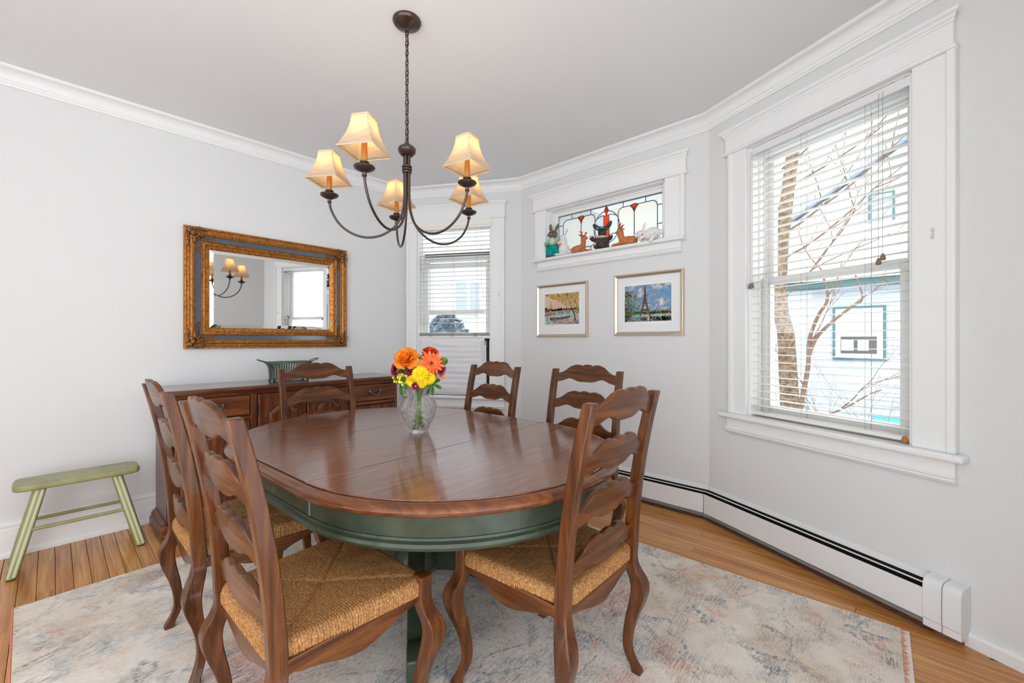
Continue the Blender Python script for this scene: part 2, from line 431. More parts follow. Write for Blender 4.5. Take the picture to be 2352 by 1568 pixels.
# stained glass panel of the high window
sg = MB()
def gp(s, z, d=-0.1): return (s, -d, z)
SL, SRR, SZ0, SZ1 = 0.335, 1.381, 1.957, 2.365
m = MB(); wbox(m, 0.329, 0.371, -0.13, -0.08, 1.957, 2.375); wbox(m, 1.345, 1.387, -0.13, -0.08, 1.957, 2.375); wbox(m, 0.371, 1.345, -0.13, -0.08, 2.345, 2.375); wbox(m, 0.371, 1.345, -0.13, -0.08, 1.957, 1.985)
sashS = m.build('sash', M['trim'], w2, bevel=0.003)
A0, A1, B0, B1 = 0.371, 1.345, 1.985, 2.345
def came(pts, r=0.0035):
    MB().tube([gp(s, z) for s, z in pts], r, 6).build('lead_line', M['came'], w2, True)
def rrect(x0, x1, z0, z1, rad, n=6):
    out = []
    for cx, cz, a in ((x1-rad, z1-rad, 0), (x0+rad, z1-rad, 90), (x0+rad, z0+rad, 180), (x1-rad, z0+rad, 270)):
        for k in range(n+1):
            t = R(a+90*k/n); out.append((cx+rad*math.cos(t), cz+rad*math.sin(t)))
    return out
def gpane(poly, mat, d=-0.1):
    V = [gp(s, z, d-0.0015) for s, z in poly] + [gp(s, z, d+0.0015) for s, z in poly]; n = len(poly)
    MB().add(V, [tuple(range(n)), tuple(range(n, 2*n))[::-1]] + [(i, (i+1) % n, n+(i+1) % n, n+i) for i in range(n)]).build('glass_piece', M[mat], w2)
YT = 2.300; YB = 2.03; CXc, CZc, CRx, CRz = 0.860, 2.165, 0.120, 0.135
# background border panel (pale) split by ticks, rounded cream pieces proud of it
for x0, x1 in ((A0, 0.515), (0.515, 0.708), (0.708, 0.86), (0.86, 1.013), (1.013, 1.205), (1.205, A1)):
    gpane([(x0, YT), (x1, YT), (x1, B1), (x0, B1)], 'art_border'); gpane([(x0, B0), (x1, B0), (x1, YB), (x0, YB)], 'art_border')
for x0, x1 in ((A0, 0.42), (1.30, A1)):
    for z0, z1 in ((YB, 2.113), (2.113, 2.258), (2.258, YT)):
        gpane([(x0, z0), (x1, z0), (x1, z1), (x0, z1)], 'art_border')
gpane([(0.42, YB), (0.74, YB), (0.74, YT), (0.42, YT)], 'art_clear', -0.1005); gpane([(0.98, YB), (1.30, YB), (1.30, YT), (0.98, YT)], 'art_clear', -0.1005)
for x0, x1 in ((0.42, 0.611), (0.611, 0.752), (0.968, 1.11), (1.11, 1.30)):
    rr = rrect(x0, x1, YB, YT, 0.045); came(rr + [rr[0]])
circ = [(CXc+CRx*math.cos(2*PI*k/32), CZc+CRz*math.sin(2*PI*k/32)) for k in range(33)]
lh_ = [p for p in circ[:-1] if p[0] < 0.835]; rh_ = [p for p in circ[:-1] if p[0] > 0.885]
gpane(sorted(lh_ + [(0.836, 2.033), (0.836, 2.297)], key=lambda p: math.atan2(p[1]-CZc, p[0]-0.80) % (2*PI)), 'art_blue', -0.0975)
gpane(sorted(rh_ + [(0.884, 2.033), (0.884, 2.297)], key=lambda p: math.atan2(p[1]-CZc, p[0]-0.92)), 'art_blue', -0.0975); came(circ)
for sx in (-1, 1):
    for sz in (-1, 1):
        arc = [(CXc+sx*CRx*math.cos(R(a)), CZc+sz*CRz*math.sin(R(a))) for a in range(0, 80, 9)]
        gpane(arc + [(CXc+sx*0.024, CZc+sz*CRz), (CXc+sx*CRx, CZc+sz*CRz)], 'art_clear', -0.0985)
for sx in (-1, 1): came([(CXc+sx*0.025, 2.268), (CXc+sx*0.06, 2.262), (CXc+sx*0.09, 2.25), (CXc+sx*0.104, 2.235)])
for sx in (-1, 1): came([(CXc+sx*0.025, 2.10), (CXc+sx*0.07, 2.105), (CXc+sx*0.108, 2.09)])
gpane([(0.836, 2.04), (0.884, 2.04), (0.884, 2.266), (0.836, 2.266)], 'art_red', -0.094)
came([(0.836, 2.04), (0.836, 2.266)]); came([(0.884, 2.04), (0.884, 2.266)]); came([(0.86, 2.04), (0.86, 2.266)], 0.0025); came([(0.836, 2.266), (0.884, 2.266)])
dia = [(0.86, 2.266), (0.872, 2.282), (0.879, 2.302), (0.872, 2.322), (0.86, 2.34), (0.848, 2.322), (0.841, 2.302), (0.848, 2.282)]
gpane(dia, 'art_red', -0.094); came(dia+[dia[0]])
for xc in (0.611, 1.11):
    fan = [(xc, 2.243), (xc+0.012, 2.272), (xc+0.036, 2.298), (xc+0.02, 2.306), (xc, 2.309), (xc-0.02, 2.306), (xc-0.036, 2.298), (xc-0.012, 2.272)]
    gpane(fan, 'art_fan', -0.094); came(fan+[fan[0]])
for xt in (0.515, 0.708, 1.013, 1.205): came([(xt, YT), (xt, B1)]); came([(xt, B0), (xt, YB)])
for zt in (2.258, 2.113): came([(A0, zt), (0.42, zt)]); came([(1.30, zt), (A1, zt)])
came([(A0, B0), (A1, B0), (A1, B1), (A0, B1), (A0, B0)], 0.005)
# ---------------------------------------------------------------- venetian blinds
def blind(name, label, A, B, s0, s1, ztop, n, pitch, zbot, val, stack, cords, dc=-0.032):
    rz, L = frame(A, B); b = thing(name, label, 'blind', A, rz)
    if val:
        pr = [(0.0, ztop+0.035), (0.030, ztop+0.035), (0.032, ztop+0.05), (0.04, ztop+0.06), (0.04, ztop+0.1), (0.046, ztop+0.11), (0.046, ztop+0.118), (0.0, ztop+0.118)]
        MB().loft([[(s0-0.025, -d, z) for d, z in pr], [(s1+0.015, -d, z) for d, z in pr]]).build('valance', M['slat'], b, True, ang=20)
    m = MB(); wbox(m, s0-0.005, s1+0.002, dc-0.028, dc+0.028, ztop+0.026, ztop+0.070); m.build('headrail', M['white_metal'], b, bevel=0.002)
    if not val:
        for a, e in ((s0-0.012, s0+0.014), (s1-0.055, s1-0.018)):
            m = MB(); wbox(m, a, e, dc-0.03, dc+0.031, ztop+0.024, ztop+0.071); m.build('bracket', M['white_metal'], b, bevel=0.002)
    half = (s1-s0)/2; ms = MB(); ring = []
    for sx in (-half, half):
        ring.append([(sx, 0.0255*math.cos(t), 0.0016*math.sin(t)+0.0022*(1-(math.cos(t))**2)) for t in [2*PI*k/12 for k in range(12)]])
    ms.loft(ring); me = ms.mesh('slat', True, 50); me.materials.append(M['slat'])
    for i in range(n):
        put('slat', me, None, b, loc=((s0+s1)/2+random.uniform(-0.001, 0.001), -dc, ztop-i*pitch))
    if stack:
        for i in range(stack): put('slat', me, None, b, loc=((s0+s1)/2, -dc, zbot+0.026+i*0.006))
    m = MB(); wbox(m, s0, s1, dc-0.026, dc+0.026, zbot, zbot+0.02); m.build('bottom_rail', M['slat'], b, bevel=0.004)
    zl = zbot+0.02
    for s in cords:
        for d in (dc-0.026, dc+0.026): MB().tube([(s, -d, ztop+0.045), (s, -d, zl)], 0.0008, 5).build('ladder_cord', M['cord'], b)
        MB().tube([(s+0.012, -dc, ztop+0.045), (s+0.012, -dc, zl)], 0.0009, 5).build('lift_cord', M['cord'], b)
    return b
bw = blind('venetian_blind', 'white slatted blind in the large window, lowered fully', P2, P3, 0.306, 1.098, 2.325, 35, 0.0442, 0.768, False, 0, (0.40, 0.62, 0.925))
def tassel(b, s, d, z, l):
    MB().tube([(s, -d, 2.37), (s, -d, z+0.02)], 0.0011, 5).build('pull_cord', M['cord'], b)
    MB().lathe([(0.003, 0.032), (0.007, 0.026), (0.0115, 0.010), (0.0115, 0.004), (0.008, 0.0)], 12, (s, -d, z)).build('tassel', M['tassel'], b, True)
tassel(bw, 0.985, 0.004, 1.572, 0); tassel(bw, 1.003, 0.006, 1.59, 0); tassel(bw, 0.318, 0.006, 1.535, 0); tassel(bw, 0.33, 0.004, 1.538, 0)
for s in (1.086,): MB().lathe([(0.004, 0.03), (0.010, 0.022), (0.013, 0.008), (0.009, 0.0)], 12, (s, -0.006, 0.764)).build('tassel', M['candle'], bw, True)
bn = blind('venetian_blind', 'white slatted blind in the narrow window, bunched above the quilted cover', P0, P1, 0.133, 0.898, 2.285, 22, 0.0425, 1.243, True, 5, (0.27, 0.50, 0.74))
for s in (0.27, 0.50, 0.74):
    p = [(s+0.018*math.sin(t*1.7), -0.0-0.006*math.sin(t*2.3), 1.272+0.016*math.cos(t*1.1)) for t in [i*0.5 for i in range(26)]]
    MB().tube(p, 0.0012, 5).build('knotted_cord', M['cord'], bn, True)
MB().tube(smooth_path([(0.80, -0.003, 2.33), (0.80, -0.003, 1.90), (0.815, -0.003, 1.70), (0.835, -0.003, 1.62)], 6), 0.0012, 5).build('pull_cord', M['cord'], bn, True)
# ---------------------------------------------------------------- quilted cover over the window air conditioner
rzN, _ = frame(P0, P1)
ac = thing('air_conditioner', 'white quilted cover over the air conditioner in the narrow window', 'air conditioner', P0 + Vector((0,0,0.675)), rzN)
q = MB(); nx, nz = 44, 72; rows = []
for j in range(nz+1):
    v = j/nz; z = 0.004 + v*0.572; row = []
    for i in range(nx+1):
        u = i/nx; s = 0.142 + u*0.70
        edge = min(u, 1-u, v, 1-v)
        puff = 0.03 + 0.032*min(1, edge/0.09)**0.5
        st = abs(math.sin(PI*v*11.0))
        puff += 0.009*st**0.5*min(1, edge/0.06)
        puff += 0.004*math.sin(9*u+5*v+2*math.sin(14*v))*min(1, edge/0.1) + 0.003*math.sin(31*u-17*v)*max(0, 0.3-v)*3
        if v > 0.93 and u < 0.12: z -= (0.12-u)*0.02
        s2 = s + (0.014*math.sin(6*v) if u > 0.97 else 0)
        row.append((s2, -puff+0.03, z))
    rows.append(row)
q.loft(rows, closed=False, caps=False)
q.box(0.15, 0.835, 0.0, 0.09, 0.004, 0.548)
M['quilt'] = paint('quilted_cloth', srgb(236,236,238), 0.8, 0.2, 0.02)
q.build('quilted_cover', M['quilt'], ac, True, ang=60)
a2 = MB().box(0.848, 0.872, 0.02, 0.05, 0.004, 0.552); a2.build('side_panel', M['black'], ac, bevel=0.002)
MB().box(0.838, 0.85, 0.0, 0.05, 0.06, 0.5).build('side_channel', M['trim'], ac, bevel=0.002)
MB().box(0.83, 0.875, 0.0, 0.05, 0.54, 0.565).build('top_bracket', M['black'], ac, bevel=0.002)
# ---------------------------------------------------------------- baseboard heaters
def heater(name, label, A, B, s0, s1, caps):
    rz, L = frame(A, B); h = thing(name, label, 'heater', A, rz)
    pr = [(0.001, 0.03), (0.006, 0.03), (0.006, 0.222), (0.004, 0.226), (0.001, 0.226)]
    e0, e1 = max(0.001, s0-0.015), (s1 if caps else s1+0.014)
    MB().loft([[(e0, -d, z) for d, z in pr], [(e1, -d, z) for d, z in pr]]).build('back_plate', M['white_metal'], h, bevel=0.001)
    m = MB(); wbox(m, e0, e1, 0.0062, 0.0078, 0.04, 0.197); m.build('slot_shade_sheet', M['dark'], h)  # dark sheet added to paint the shade inside the slot
    m = MB(); wbox(m, s0, s1, 0.008, 0.052, 0.045, 0.160); m.build('fin_element', M['dark'], h)
    m = MB(); wbox(m, e0, e1, 0.021, 0.031, 0.186, 0.1888); m.build('damper', M['slat'], h)
    m = MB(); wbox(m, s0, s1, 0.062, 0.066, 0.054, 0.179); wbox(m, s0, s1, 0.058, 0.066, 0.177, 0.1795); m.build('front_panel', M['white_metal'], h, bevel=0.001)
    MB().tube([(s0, -0.05, 0.018), (s1, -0.05, 0.018)], 0.008, 8).build('pipe', M['copper'], h, True)
    for a, b in caps:
        cr = [(0.0, 0.238), (0.03, 0.235)] + [(0.044+0.03*math.sin(t*PI/12), 0.200+0.034*math.cos(t*PI/12)) for t in range(1, 7)] + [(0.0745, 0.065), (0.071, 0.062), (0.071, 0.03), (0.0, 0.03)]
        MB().loft([[(a, -d, z) for d, z in cr], [(b, -d, z) for d, z in cr]]).build('end_cap', M['white_metal'], h, True, bevel=0.004, ang=30)
    return h
heater('baseboard_heater', 'long white baseboard heater below the large window', P2, P3, 0.016, 1.20, [(1.176, 1.236), (1.2385, 1.296)])
heater('baseboard_heater', 'white baseboard heater below the framed pictures', P1, P2, 0.05, 1.69, [])
# ================================================================ RUG
RZ = 0.009
def rug_mat():
    t = NT('distressed_rug')
    w = t.coord((1, 1, 1)); streak = t.noise(t.coord((210, 11, 1)), 1.0, 4, 0.75)
    worn = t.ramp(streak, [(0.40, BW(0)), (0.60, BW(1))]); warp = t.noise(w, 2.2, 3)
    base = t.ramp(t.noise(w, 3.4, 6, 0.62), [(0.32, srgb(206,182,158)), (0.45, srgb(230,214,196)), (0.58, srgb(240,230,218)), (0.7, srgb(234,206,180))])
    sx = t.n('ShaderNodeSeparateXYZ', {0: t.n('ShaderNodeTexCoord').outputs['Object']})
    d2 = t.math('ADD', t.math('POWER', t.math('DIVIDE', sx.outputs[0], 1.15), 2.0), t.math('POWER', t.math('DIVIDE', sx.outputs[1], 0.85), 2.0))
    d3 = t.math('ADD', d2, t.math('MULTIPLY', warp, 0.7))
    field = t.ramp(d3, [(0.85, BW(1)), (1.45, BW(0))])
    base = t.mix(t.math('MULTIPLY', field, 0.4), base, srgb(206,202,198))
    def layer(b_, loc, sc, lo, hi, col, amt, wr=worn, det=6):
        n = t.noise(t.coord((1.2,1.2,1), loc=loc), sc, det, 0.66, 0.5)
        return t.mix(t.math('MULTIPLY', t.math('MULTIPLY', t.ramp(n, [(lo, BW(0)), (hi, BW(1))]), wr), amt), b_, col)
    base = layer(base, (2.3,8.3,0), 3.6, 0.50, 0.60, srgb(150,134,116), 0.6)
    # coral ring round the middle, like a faded medallion
    ring = t.math('ABSOLUTE', t.math('SUBTRACT', d3, 0.95)); rm = t.ramp(ring, [(0.10, BW(1)), (0.42, BW(0))])
    cn = t.noise(t.coord((1.6,1.6,1), loc=(4.1,1.7,0)), 2.4, 5, 0.65)
    cm = t.math('MULTIPLY', t.math('MULTIPLY', rm, t.ramp(cn, [(0.44, BW(0)), (0.56, BW(1))])), worn)
    base = t.mix(t.math('MULTIPLY', cm, 0.9), base, srgb(204,112,84))
    base = layer(base, (14.1,5.7,0), 4.6, 0.58, 0.66, srgb(218,134,106), 0.85)
    base = layer(base, (9.3,3.3,0), 3.2, 0.52, 0.60, srgb(96,126,142), t.math('ADD', t.math('MULTIPLY', field, 0.4), 0.5))
    base = layer(base, (3.9,12.3,0), 6.0, 0.56, 0.63, srgb(72,112,126), 0.75)
    # broken scroll outlines
    wv = t.n('ShaderNodeTexNoise', {'Vector': w, 'Scale': 1.7, 'Detail': 2.5, 'Roughness': 0.5, 'Distortion': 0.9}).outputs[0]
    ln = t.math('ABSOLUTE', t.math('SUBTRACT', t.math('FRACT', t.math('MULTIPLY', wv, 6.0)), 0.5))
    brk = t.ramp(t.noise(t.coord((70,34,1)), 1.0, 4, 0.7), [(0.44, BW(0)), (0.56, BW(1))])
    lnm = t.math('MULTIPLY', t.math('MULTIPLY', t.ramp(ln, [(0.0, BW(1)), (0.075, BW(0))]), t.ramp(t.noise(w, 4.2, 3), [(0.42, BW(0)), (0.52, BW(1))])), brk)
    base = t.mix(t.math('MULTIPLY', lnm, 0.85), base, srgb(76,96,114))
    fk = t.noise(t.coord((95, 40, 1)), 1.0, 4, 0.75)
    base = t.mix(t.math('MULTIPLY', t.math('MULTIPLY', t.ramp(fk, [(0.55, BW(0)), (0.66, BW(1))]), t.math('ADD', t.math('MULTIPLY', field, 0.7), 0.1)), 0.85), base, srgb(80,82,90))
    lt = t.noise(t.coord((150, 60, 1), loc=(3,7,0)), 1.0, 3, 0.7)
    base = t.mix(t.math('MULTIPLY', t.ramp(lt, [(0.5, BW(0)), (0.66, BW(1))]), 0.6), base, srgb(246,242,236))
    t.set(Base_Color=base, Roughness=0.95, Specular_IOR_Level=0.1, Sheen_Weight=0.15)
    t.bump(t.noise(t.coord((260, 50, 1)), 1.0, 4), 0.7, 0.005)
    return t.m
M['rug'] = rug_mat()
M['coral'] = paint('coral_binding', srgb(212,136,108), 0.9, 0.1)
M['fringe'] = paint('cotton_fringe', srgb(232,224,214), 0.95, 0.1)
rug = thing('area_rug', 'large faded cream rug with blue and coral pattern under the table', 'rug', (2.236, 1.150, 0), R(1.6))
RX, RY = 1.515, 1.225
MB().box(-RX, RX, -RY, RY, 0.0005, RZ).build('rug_field', M['rug'], rug, bevel=0.003)
for yy in (-RY, RY):
    MB().tube([(-RX, yy, 0.005), (RX, yy, 0.005)], 0.0055 if yy < 0 else 0.0035, 6).build('binding', M['coral'], rug, True)
MB().box(RX-0.002, RX+0.026, -RY, RY, 0.0006, 0.005).build('end_band', M['fringe'], rug, bevel=0.001)
fr = MB()
for i in range(260):
    yy = -RY + 2*RY*(i+0.5)/260
    x1 = RX+0.006+random.uniform(0, 0.012)
    fr.tube([(RX-0.012, yy, 0.0062), (x1, yy+random.uniform(-0.006, 0.006), 0.006)], [0.0028, 0.0015], 4)
f = fr.build('fringe', M['coral'], rug, True); f['kind'] = 'stuff'
# ================================================================ TABLE
TX, TY = 2.010, 1.180
tb = thing('dining_table', 'oval wooden pedestal table with dark green painted base', 'table', (TX, TY, RZ+0.0003), R(2.3))
TR = 0.685; LH = 0.285; ZT = 0.760
def half_slab(name, sg):
    n = 48; rr = TR-0.040; poly = [(sg*(LH+0.0016) + sg*rr*math.sin(PI*k/n), rr*math.cos(PI*k/n)) for k in range(n+1)]
    p = MB().prism(poly, 'z', 0.728, ZT).build(name, M['table'], tb, bevel=0.0025, seg=2); return p
rim_p = [(-0.0405, 0.728), (-0.0405, 0.7515), (-0.0365, 0.7510), (-0.034, 0.7560), (-0.030, 0.7565), (-0.020, 0.7545), (-0.009, 0.7505), (-0.002, 0.744), (0, 0.737), (-0.003, 0.729), (-0.010, 0.723), (-0.016, 0.7205), (-0.0405, 0.7205)]
for sg in (1, -1):
    p = half_slab('top_panel', sg)
    n = 60; rings = []
    for k in range(n+1):
        a = PI*k/n; rings.append([(sg*(LH+0.0006)+sg*(TR+o)*math.sin(a), (TR+o)*math.cos(a), z) for o, z in rim_p])
    MB().loft(rings).build('rim', M['rim'], p, True, ang=35)
lf = MB().box(-LH, LH, -(TR-0.04), TR-0.04, 0.728, ZT).build('leaf', M['table'], tb, bevel=0.0025)
for sg in (1, -1):
    MB().loft([[(x, sg*(TR+o), z) for o, z in rim_p] for x in (-LH, LH)]).build('rim', M['rim'], lf, True, ang=35)
def stadium(r, n=40):
    out = []
    for k in range(n+1):
        a = -PI/2+PI*k/n; out.append((LH+r*math.cos(a), r*math.sin(a)))
    for k in range(n+1):
        a = PI/2+PI*k/n; out.append((-LH+r*math.cos(a), r*math.sin(a)))
    return out
def stad_sweep(name, prof, mat, parent):
    loops = [stadium(r) for r, z in prof]; N_ = len(loops[0])
    rings = [[(loops[j][i][0], loops[j][i][1], prof[j][1]) for j in range(len(prof))] for i in range(N_)]
    return MB().loft(rings, True, False, True).build(name, mat, parent, True, ang=35)
RA = TR-0.052
stad_sweep('apron', [(RA, 0.7205), (RA, 0.648), (RA-0.02, 0.648), (RA-0.02, 0.7205)], M['green'], tb)
stad_sweep('apron_bead', [(RA-0.02, 0.6475), (RA+0.003, 0.6475), (RA+0.004, 0.640), (RA+0.013, 0.634), (RA+0.0155, 0.624), (RA+0.011, 0.614), (RA+0.002, 0.610), (RA-0.02, 0.610)], M['green'], tb)
M['green_lt'] = paint('worn_joint_paint', srgb(112,128,108), 0.4, 0.4)
for sx in (-1, 1):
    for sy in (-1, 1): MB().box(sx*LH-0.004, sx*LH+0.004, sy*(RA+0.0005)-0.003, sy*(RA+0.0005)+0.003, 0.650, 0.719).build('apron_batten', M['green_lt'], tb, bevel=0.002)
MB().box(-0.5, 0.5, -0.36, 0.36, 0.69, 0.7203).build('underframe', M['green'], tb, bevel=0.004)
MB().lathe([(0.16, 0.689), (0.16, 0.655), (0.11, 0.63), (0.085, 0.58), (0.10, 0.50), (0.125, 0.42), (0.12, 0.33), (0.09, 0.25), (0.10, 0.2), (0.115, 0.16), (0.09, 0.12), (0.03, 0.1)], 28).build('pedestal_column', M['green'], tb, True)
leg_pts = smooth_path([(0.05, 0.36, 0), (0.13, 0.335, 0), (0.22, 0.275, 0), (0.31, 0.20, 0), (0.40, 0.135, 0), (0.47, 0.105, 0)], 5)
outer = [(p.x, p.y) for p in leg_pts] + [(0.485, 0.112), (0.53, 0.108), (0.56, 0.09), (0.567, 0.06), (0.565, 0.0), (0.455, 0.0), (0.445, 0.03)]
inner = [(p.x, p.y) for p in smooth_path([(0.42, 0.045, 0), (0.34, 0.075, 0), (0.25, 0.115, 0), (0.16, 0.135, 0), (0.05, 0.13, 0)], 5)]
lg = MB().prism(outer+inner, 'y', -0.036, 0.036)
lme = lg.mesh('pedestal_leg', True, 35); lme.materials.append(M['green'])
for a in (-37, 37, 143, 217):
    o = put('pedestal_leg', lme, None, tb, 0.005, 2); o.rotation_euler = (0,0,R(a))
# ================================================================ CHAIRS
def rush_mat():
    t = NT('woven_rush')
    v = t.coord((1,1,1)); n1 = t.noise(t.coord((60,60,60)), 3.0, 4, 0.6); n2 = t.noise(v, 9, 3); n3 = t.noise(t.coord((240,240,240)), 1.0, 2)
    c = t.ramp(n1, [(0.3, srgb(106,66,32)), (0.5, srgb(160,110,62)), (0.72, srgb(200,152,98))])
    c = t.mix(t.math('MULTIPLY', t.ramp(n2, [(0.5, BW(0)), (0.75, BW(1))]), 0.5), c, srgb(120,80,42))
    c = t.mix(t.math('MULTIPLY', t.ramp(n3, [(0.5, BW(0)), (0.7, BW(1))]), 0.2), c, srgb(214,170,114))
    t.set(Base_Color=c, Roughness=0.6, Specular_IOR_Level=0.3); t.bump(n3, 0.25, 0.002); return t.m
M['rush'] = rush_mat()
def seat_mesh():
    n = 230; E = 1.16; T = 0.025; rows = []; D = 0.222
    def g(sv):
        a = abs(sv)
        if a <= 0.9: return sv, 0.0
        ph = min(1.0, (a-0.9)/0.14)*PI/2
        ex = 0.1*math.sin(ph)
        dr = 0.022*(1-math.cos(ph))
        if a > 1.04: dr += (a-1.04)/0.12*0.022
        return math.copysign(0.9+ex, sv), dr
    for j in range(n+1):
        sv = -E+2*E*j/n; yv, dy = g(sv); row = []
        for i in range(n+1):
            su = -E+2*E*i/n; xu, dx = g(su)
            W_ = 0.232 + 0.016*yv
            x = xu*W_; y = yv*D
            front = abs(yv) > abs(xu)
            co = x if front else y
            seamd = abs(abs(yv)-abs(xu))
            ridge = abs(math.sin(PI*co/0.0076))
            tw = 0.0007*math.sin((y if front else x)*900 + co*350)
            h = 0.0034*ridge + tw - (0.0075*math.exp(-(seamd/0.035)**2) if max(abs(xu), abs(yv)) < 0.93 else 0)
            dip = -0.012*(1-max(abs(xu), abs(yv)))**1.2
            dd = max(dx, dy) if min(dx, dy) == 0 else min(0.044, math.hypot(dx, dy))
            oz = h if dd < 0.012 else 0
            if dd >= 0.012:
                if front: y += math.copysign(h, y)
                else: x += math.copysign(h, x)
            cn_ = min(1, max(0, (min(abs(su), abs(sv))-0.78)/0.3)); x *= 1-0.085*cn_; y *= 1-0.085*cn_
            row.append((x, y, 0.476+dip-dd+oz))
        rows.append(row)
    m = MB(); m.loft(rows, closed=False, caps=False)
    m.box(-0.21, 0.21, -0.2, 0.2, 0.434, 0.458)
    return m.mesh('seat', True, 80)
def leg_sec(cx, cy, wx, wy, z): return [(cx-wx/2, cy-wy/2, z), (cx+wx/2, cy-wy/2, z), (cx+wx/2, cy+wy/2, z), (cx-wx/2, cy+wy/2, z)]
OFF = [(0, 0.026), (0.02, 0.020), (0.05, 0.003), (0.09, -0.011), (0.14, -0.010), (0.20, 0.004), (0.26, 0.026), (0.305, 0.036), (0.34, 0.030), (0.375, 0.012), (0.41, 0.0), (0.48, 0.0)]
WID = [(0, 0.037), (0.03, 0.031), (0.08, 0.030), (0.14, 0.033), (0.20, 0.040), (0.26, 0.050), (0.30, 0.055), (0.34, 0.054), (0.38, 0.047), (0.42, 0.044), (0.49, 0.044)]
def front_leg(sx):
    rings = []; N_ = 34; zt = 0.486
    for k in range(N_+1):
        z = zt*k/N_; o = spline_tab(OFF, z)*0.72; w = spline_tab(WID, z)
        rings.append(leg_sec(sx*(0.232+o), 0.205+o, w, w, z))
    return MB().loft(rings)
def rear_leg(sx):
    rings = []; N_ = 34
    for k in range(N_):
        z = 0.45*k/N_; o = spline_tab(OFF, z)*0.72; w = spline_tab(WID, z)*0.95
        f_ = min(1, max(0, (z-0.36)/0.09)); wx = w*(1-f_)+0.034*f_
        rings.append(leg_sec(sx*(0.214+o*0.8), -0.208-o, wx, w, z))
    for k in range(13):
        t = k/12; z = 0.45+0.586*t
        y = -0.208-0.022*t-0.068*t*t
        rings.append(leg_sec(sx*(0.214-0.004*t), y, 0.034, 0.044-0.009*t, z))
    return MB().loft(rings)
def post_y(z):
    t = max(0, (z-0.45)/0.586); return -0.208-0.022*t-0.068*t*t
def ladder(z0):
    hw = 0.199; top = []; bot = []
    tt = [(0.0, 0.0), (0.10, 0.001), (0.2, 0.006), (0.32, 0.020), (0.44, 0.038), (0.52, 0.045)]
    N_ = 64
    for k in range(N_+1):
        x = -hw+2*hw*k/N_; u = 1-abs(x)/hw
        if abs(x) > 0.096: zt = spline_tab(tt, u)
        else:
            a = (abs(x)+0.032) % 0.064; ph = a/0.064
            zt = 0.0435 + 0.0085*abs(math.sin(PI*ph))**0.7
            if abs(x) < 0.032: zt += 0.002
        zb = -0.052 + 0.021*math.exp(-((abs(x)-0.105)/0.045)**2) + 0.004*math.exp(-(x/0.05)**2)
        top.append((x, zt)); bot.append((x, zb))
    rings = []
    for (x, a), (_, b) in zip(top, bot):
        bow = -0.014*(1-(x/hw)**2)
        yc = lambda z: post_y(z0+z)+0.004+bow
        rings.append([(x, yc(b)-0.009, z0+b), (x, yc(b)+0.009, z0+b), (x, yc(a)+0.009, z0+a), (x, yc(a)-0.009, z0+a)])
    return MB().loft(rings)
def rail_poly(L_):
    pts = []; N_ = 24
    for k in range(N_+1):
        u = -1+2*k/N_; a = abs(u)
        z = 0.404 - 0.040*(0.5+0.5*math.cos(PI*min(1, a/0.92))) - (0.006 if a < 0.9 else 0)
        pts.append((u*L_, z))
    return pts + [(L_, 0.440), (-L_, 0.440)]
def make_chair(label, loc, rz):
    t = thing('dining_chair', label, 'chair', loc, rz, 'ladder back chairs round the table')
    sm = seat_mesh(); sm.materials.append(M['rush']); put('seat', sm, None, t)
    for sx in (-1, 1):
        front_leg(sx).build('front_leg', M['walnut_z'], t, bevel=0.004, seg=2, ang=50)
        rear_leg(sx).build('rear_leg', M['walnut_z'], t, bevel=0.004, seg=2, ang=50)
    for i in range(4): ladder(1.012-0.154*i).build('ladder_slat', M['walnut_x'], t, bevel=0.0035, seg=2, ang=50)
    MB().prism(rail_poly(0.213), 'y', 0.193, 0.216).build('seat_rail', M['walnut_x'], t, bevel=0.003)
    MB().prism(rail_poly(0.199), 'y', -0.217, -0.195).build('seat_rail', M['walnut_x'], t, bevel=0.003)
    for sx in (-1, 1):
        p = rail_poly(0.19)
        x0, x1 = sorted((sx*0.212, sx*0.232))
        MB().prism(p, 'x', x0, x1).build('seat_rail', M['walnut_y'], t, bevel=0.003)
    return t
ch1 = make_chair('chair at the right end of the table, nearest the large window', (2.782, 1.215, RZ+0.0003), R(90.5))
dup(ch1, 'foreground chair with its back to the left, nearest the camera', (2.392, 0.568, RZ+0.0003), R(1.5))
dup(ch1, 'chair beside the green bench, second on the near side', (1.668, 0.562, RZ+0.0003), R(0))
dup(ch1, 'chair in front of the sideboard at the left end of the table', (1.240, 1.140, RZ+0.0003), R(-93.0))
dup(ch1, 'far side chair in front of the quilted window cover', (1.665, 1.762, RZ+0.0003), R(180))
dup(ch1, 'far side chair below the framed pictures', (2.375, 1.835, RZ+0.0003), R(184.5))
# ================================================================ SIDEBOARD
sb = thing('sideboard', 'long dark wood sideboard with drawers and doors under the mirror', 'sideboard', (0.0, 1.27, 0))
Y0, Y1 = -0.795, 0.795; XF = 0.440
def bx(n_, mat, a, bev=0.003, par=None, seg=2): return MB().box(*a).build(n_, M[mat], par or sb, bevel=bev, seg=seg)
bx('top', 'buf_top', (0.026, 0.475, Y0-0.018, Y1+0.018, 0.888, 0.910), 0.005)
tp = [(XF, 0.862), (XF+0.008, 0.862), (XF+0.010, 0.872), (XF+0.022, 0.880), (XF+0.022, 0.8875), (XF, 0.8875)]
MB().loft([[(x, y, z) for x, z in tp] for y in (Y0-0.012, Y1+0.012)]).build('top_moulding', M['buf_y'], sb, True, ang=25)
bx('side_panel', 'buf_z', (0.026, XF, Y0, Y0+0.022, 0.06, 0.8875)); bx('side_panel', 'buf_z', (0.026, XF, Y1-0.022, Y1, 0.06, 0.8875))
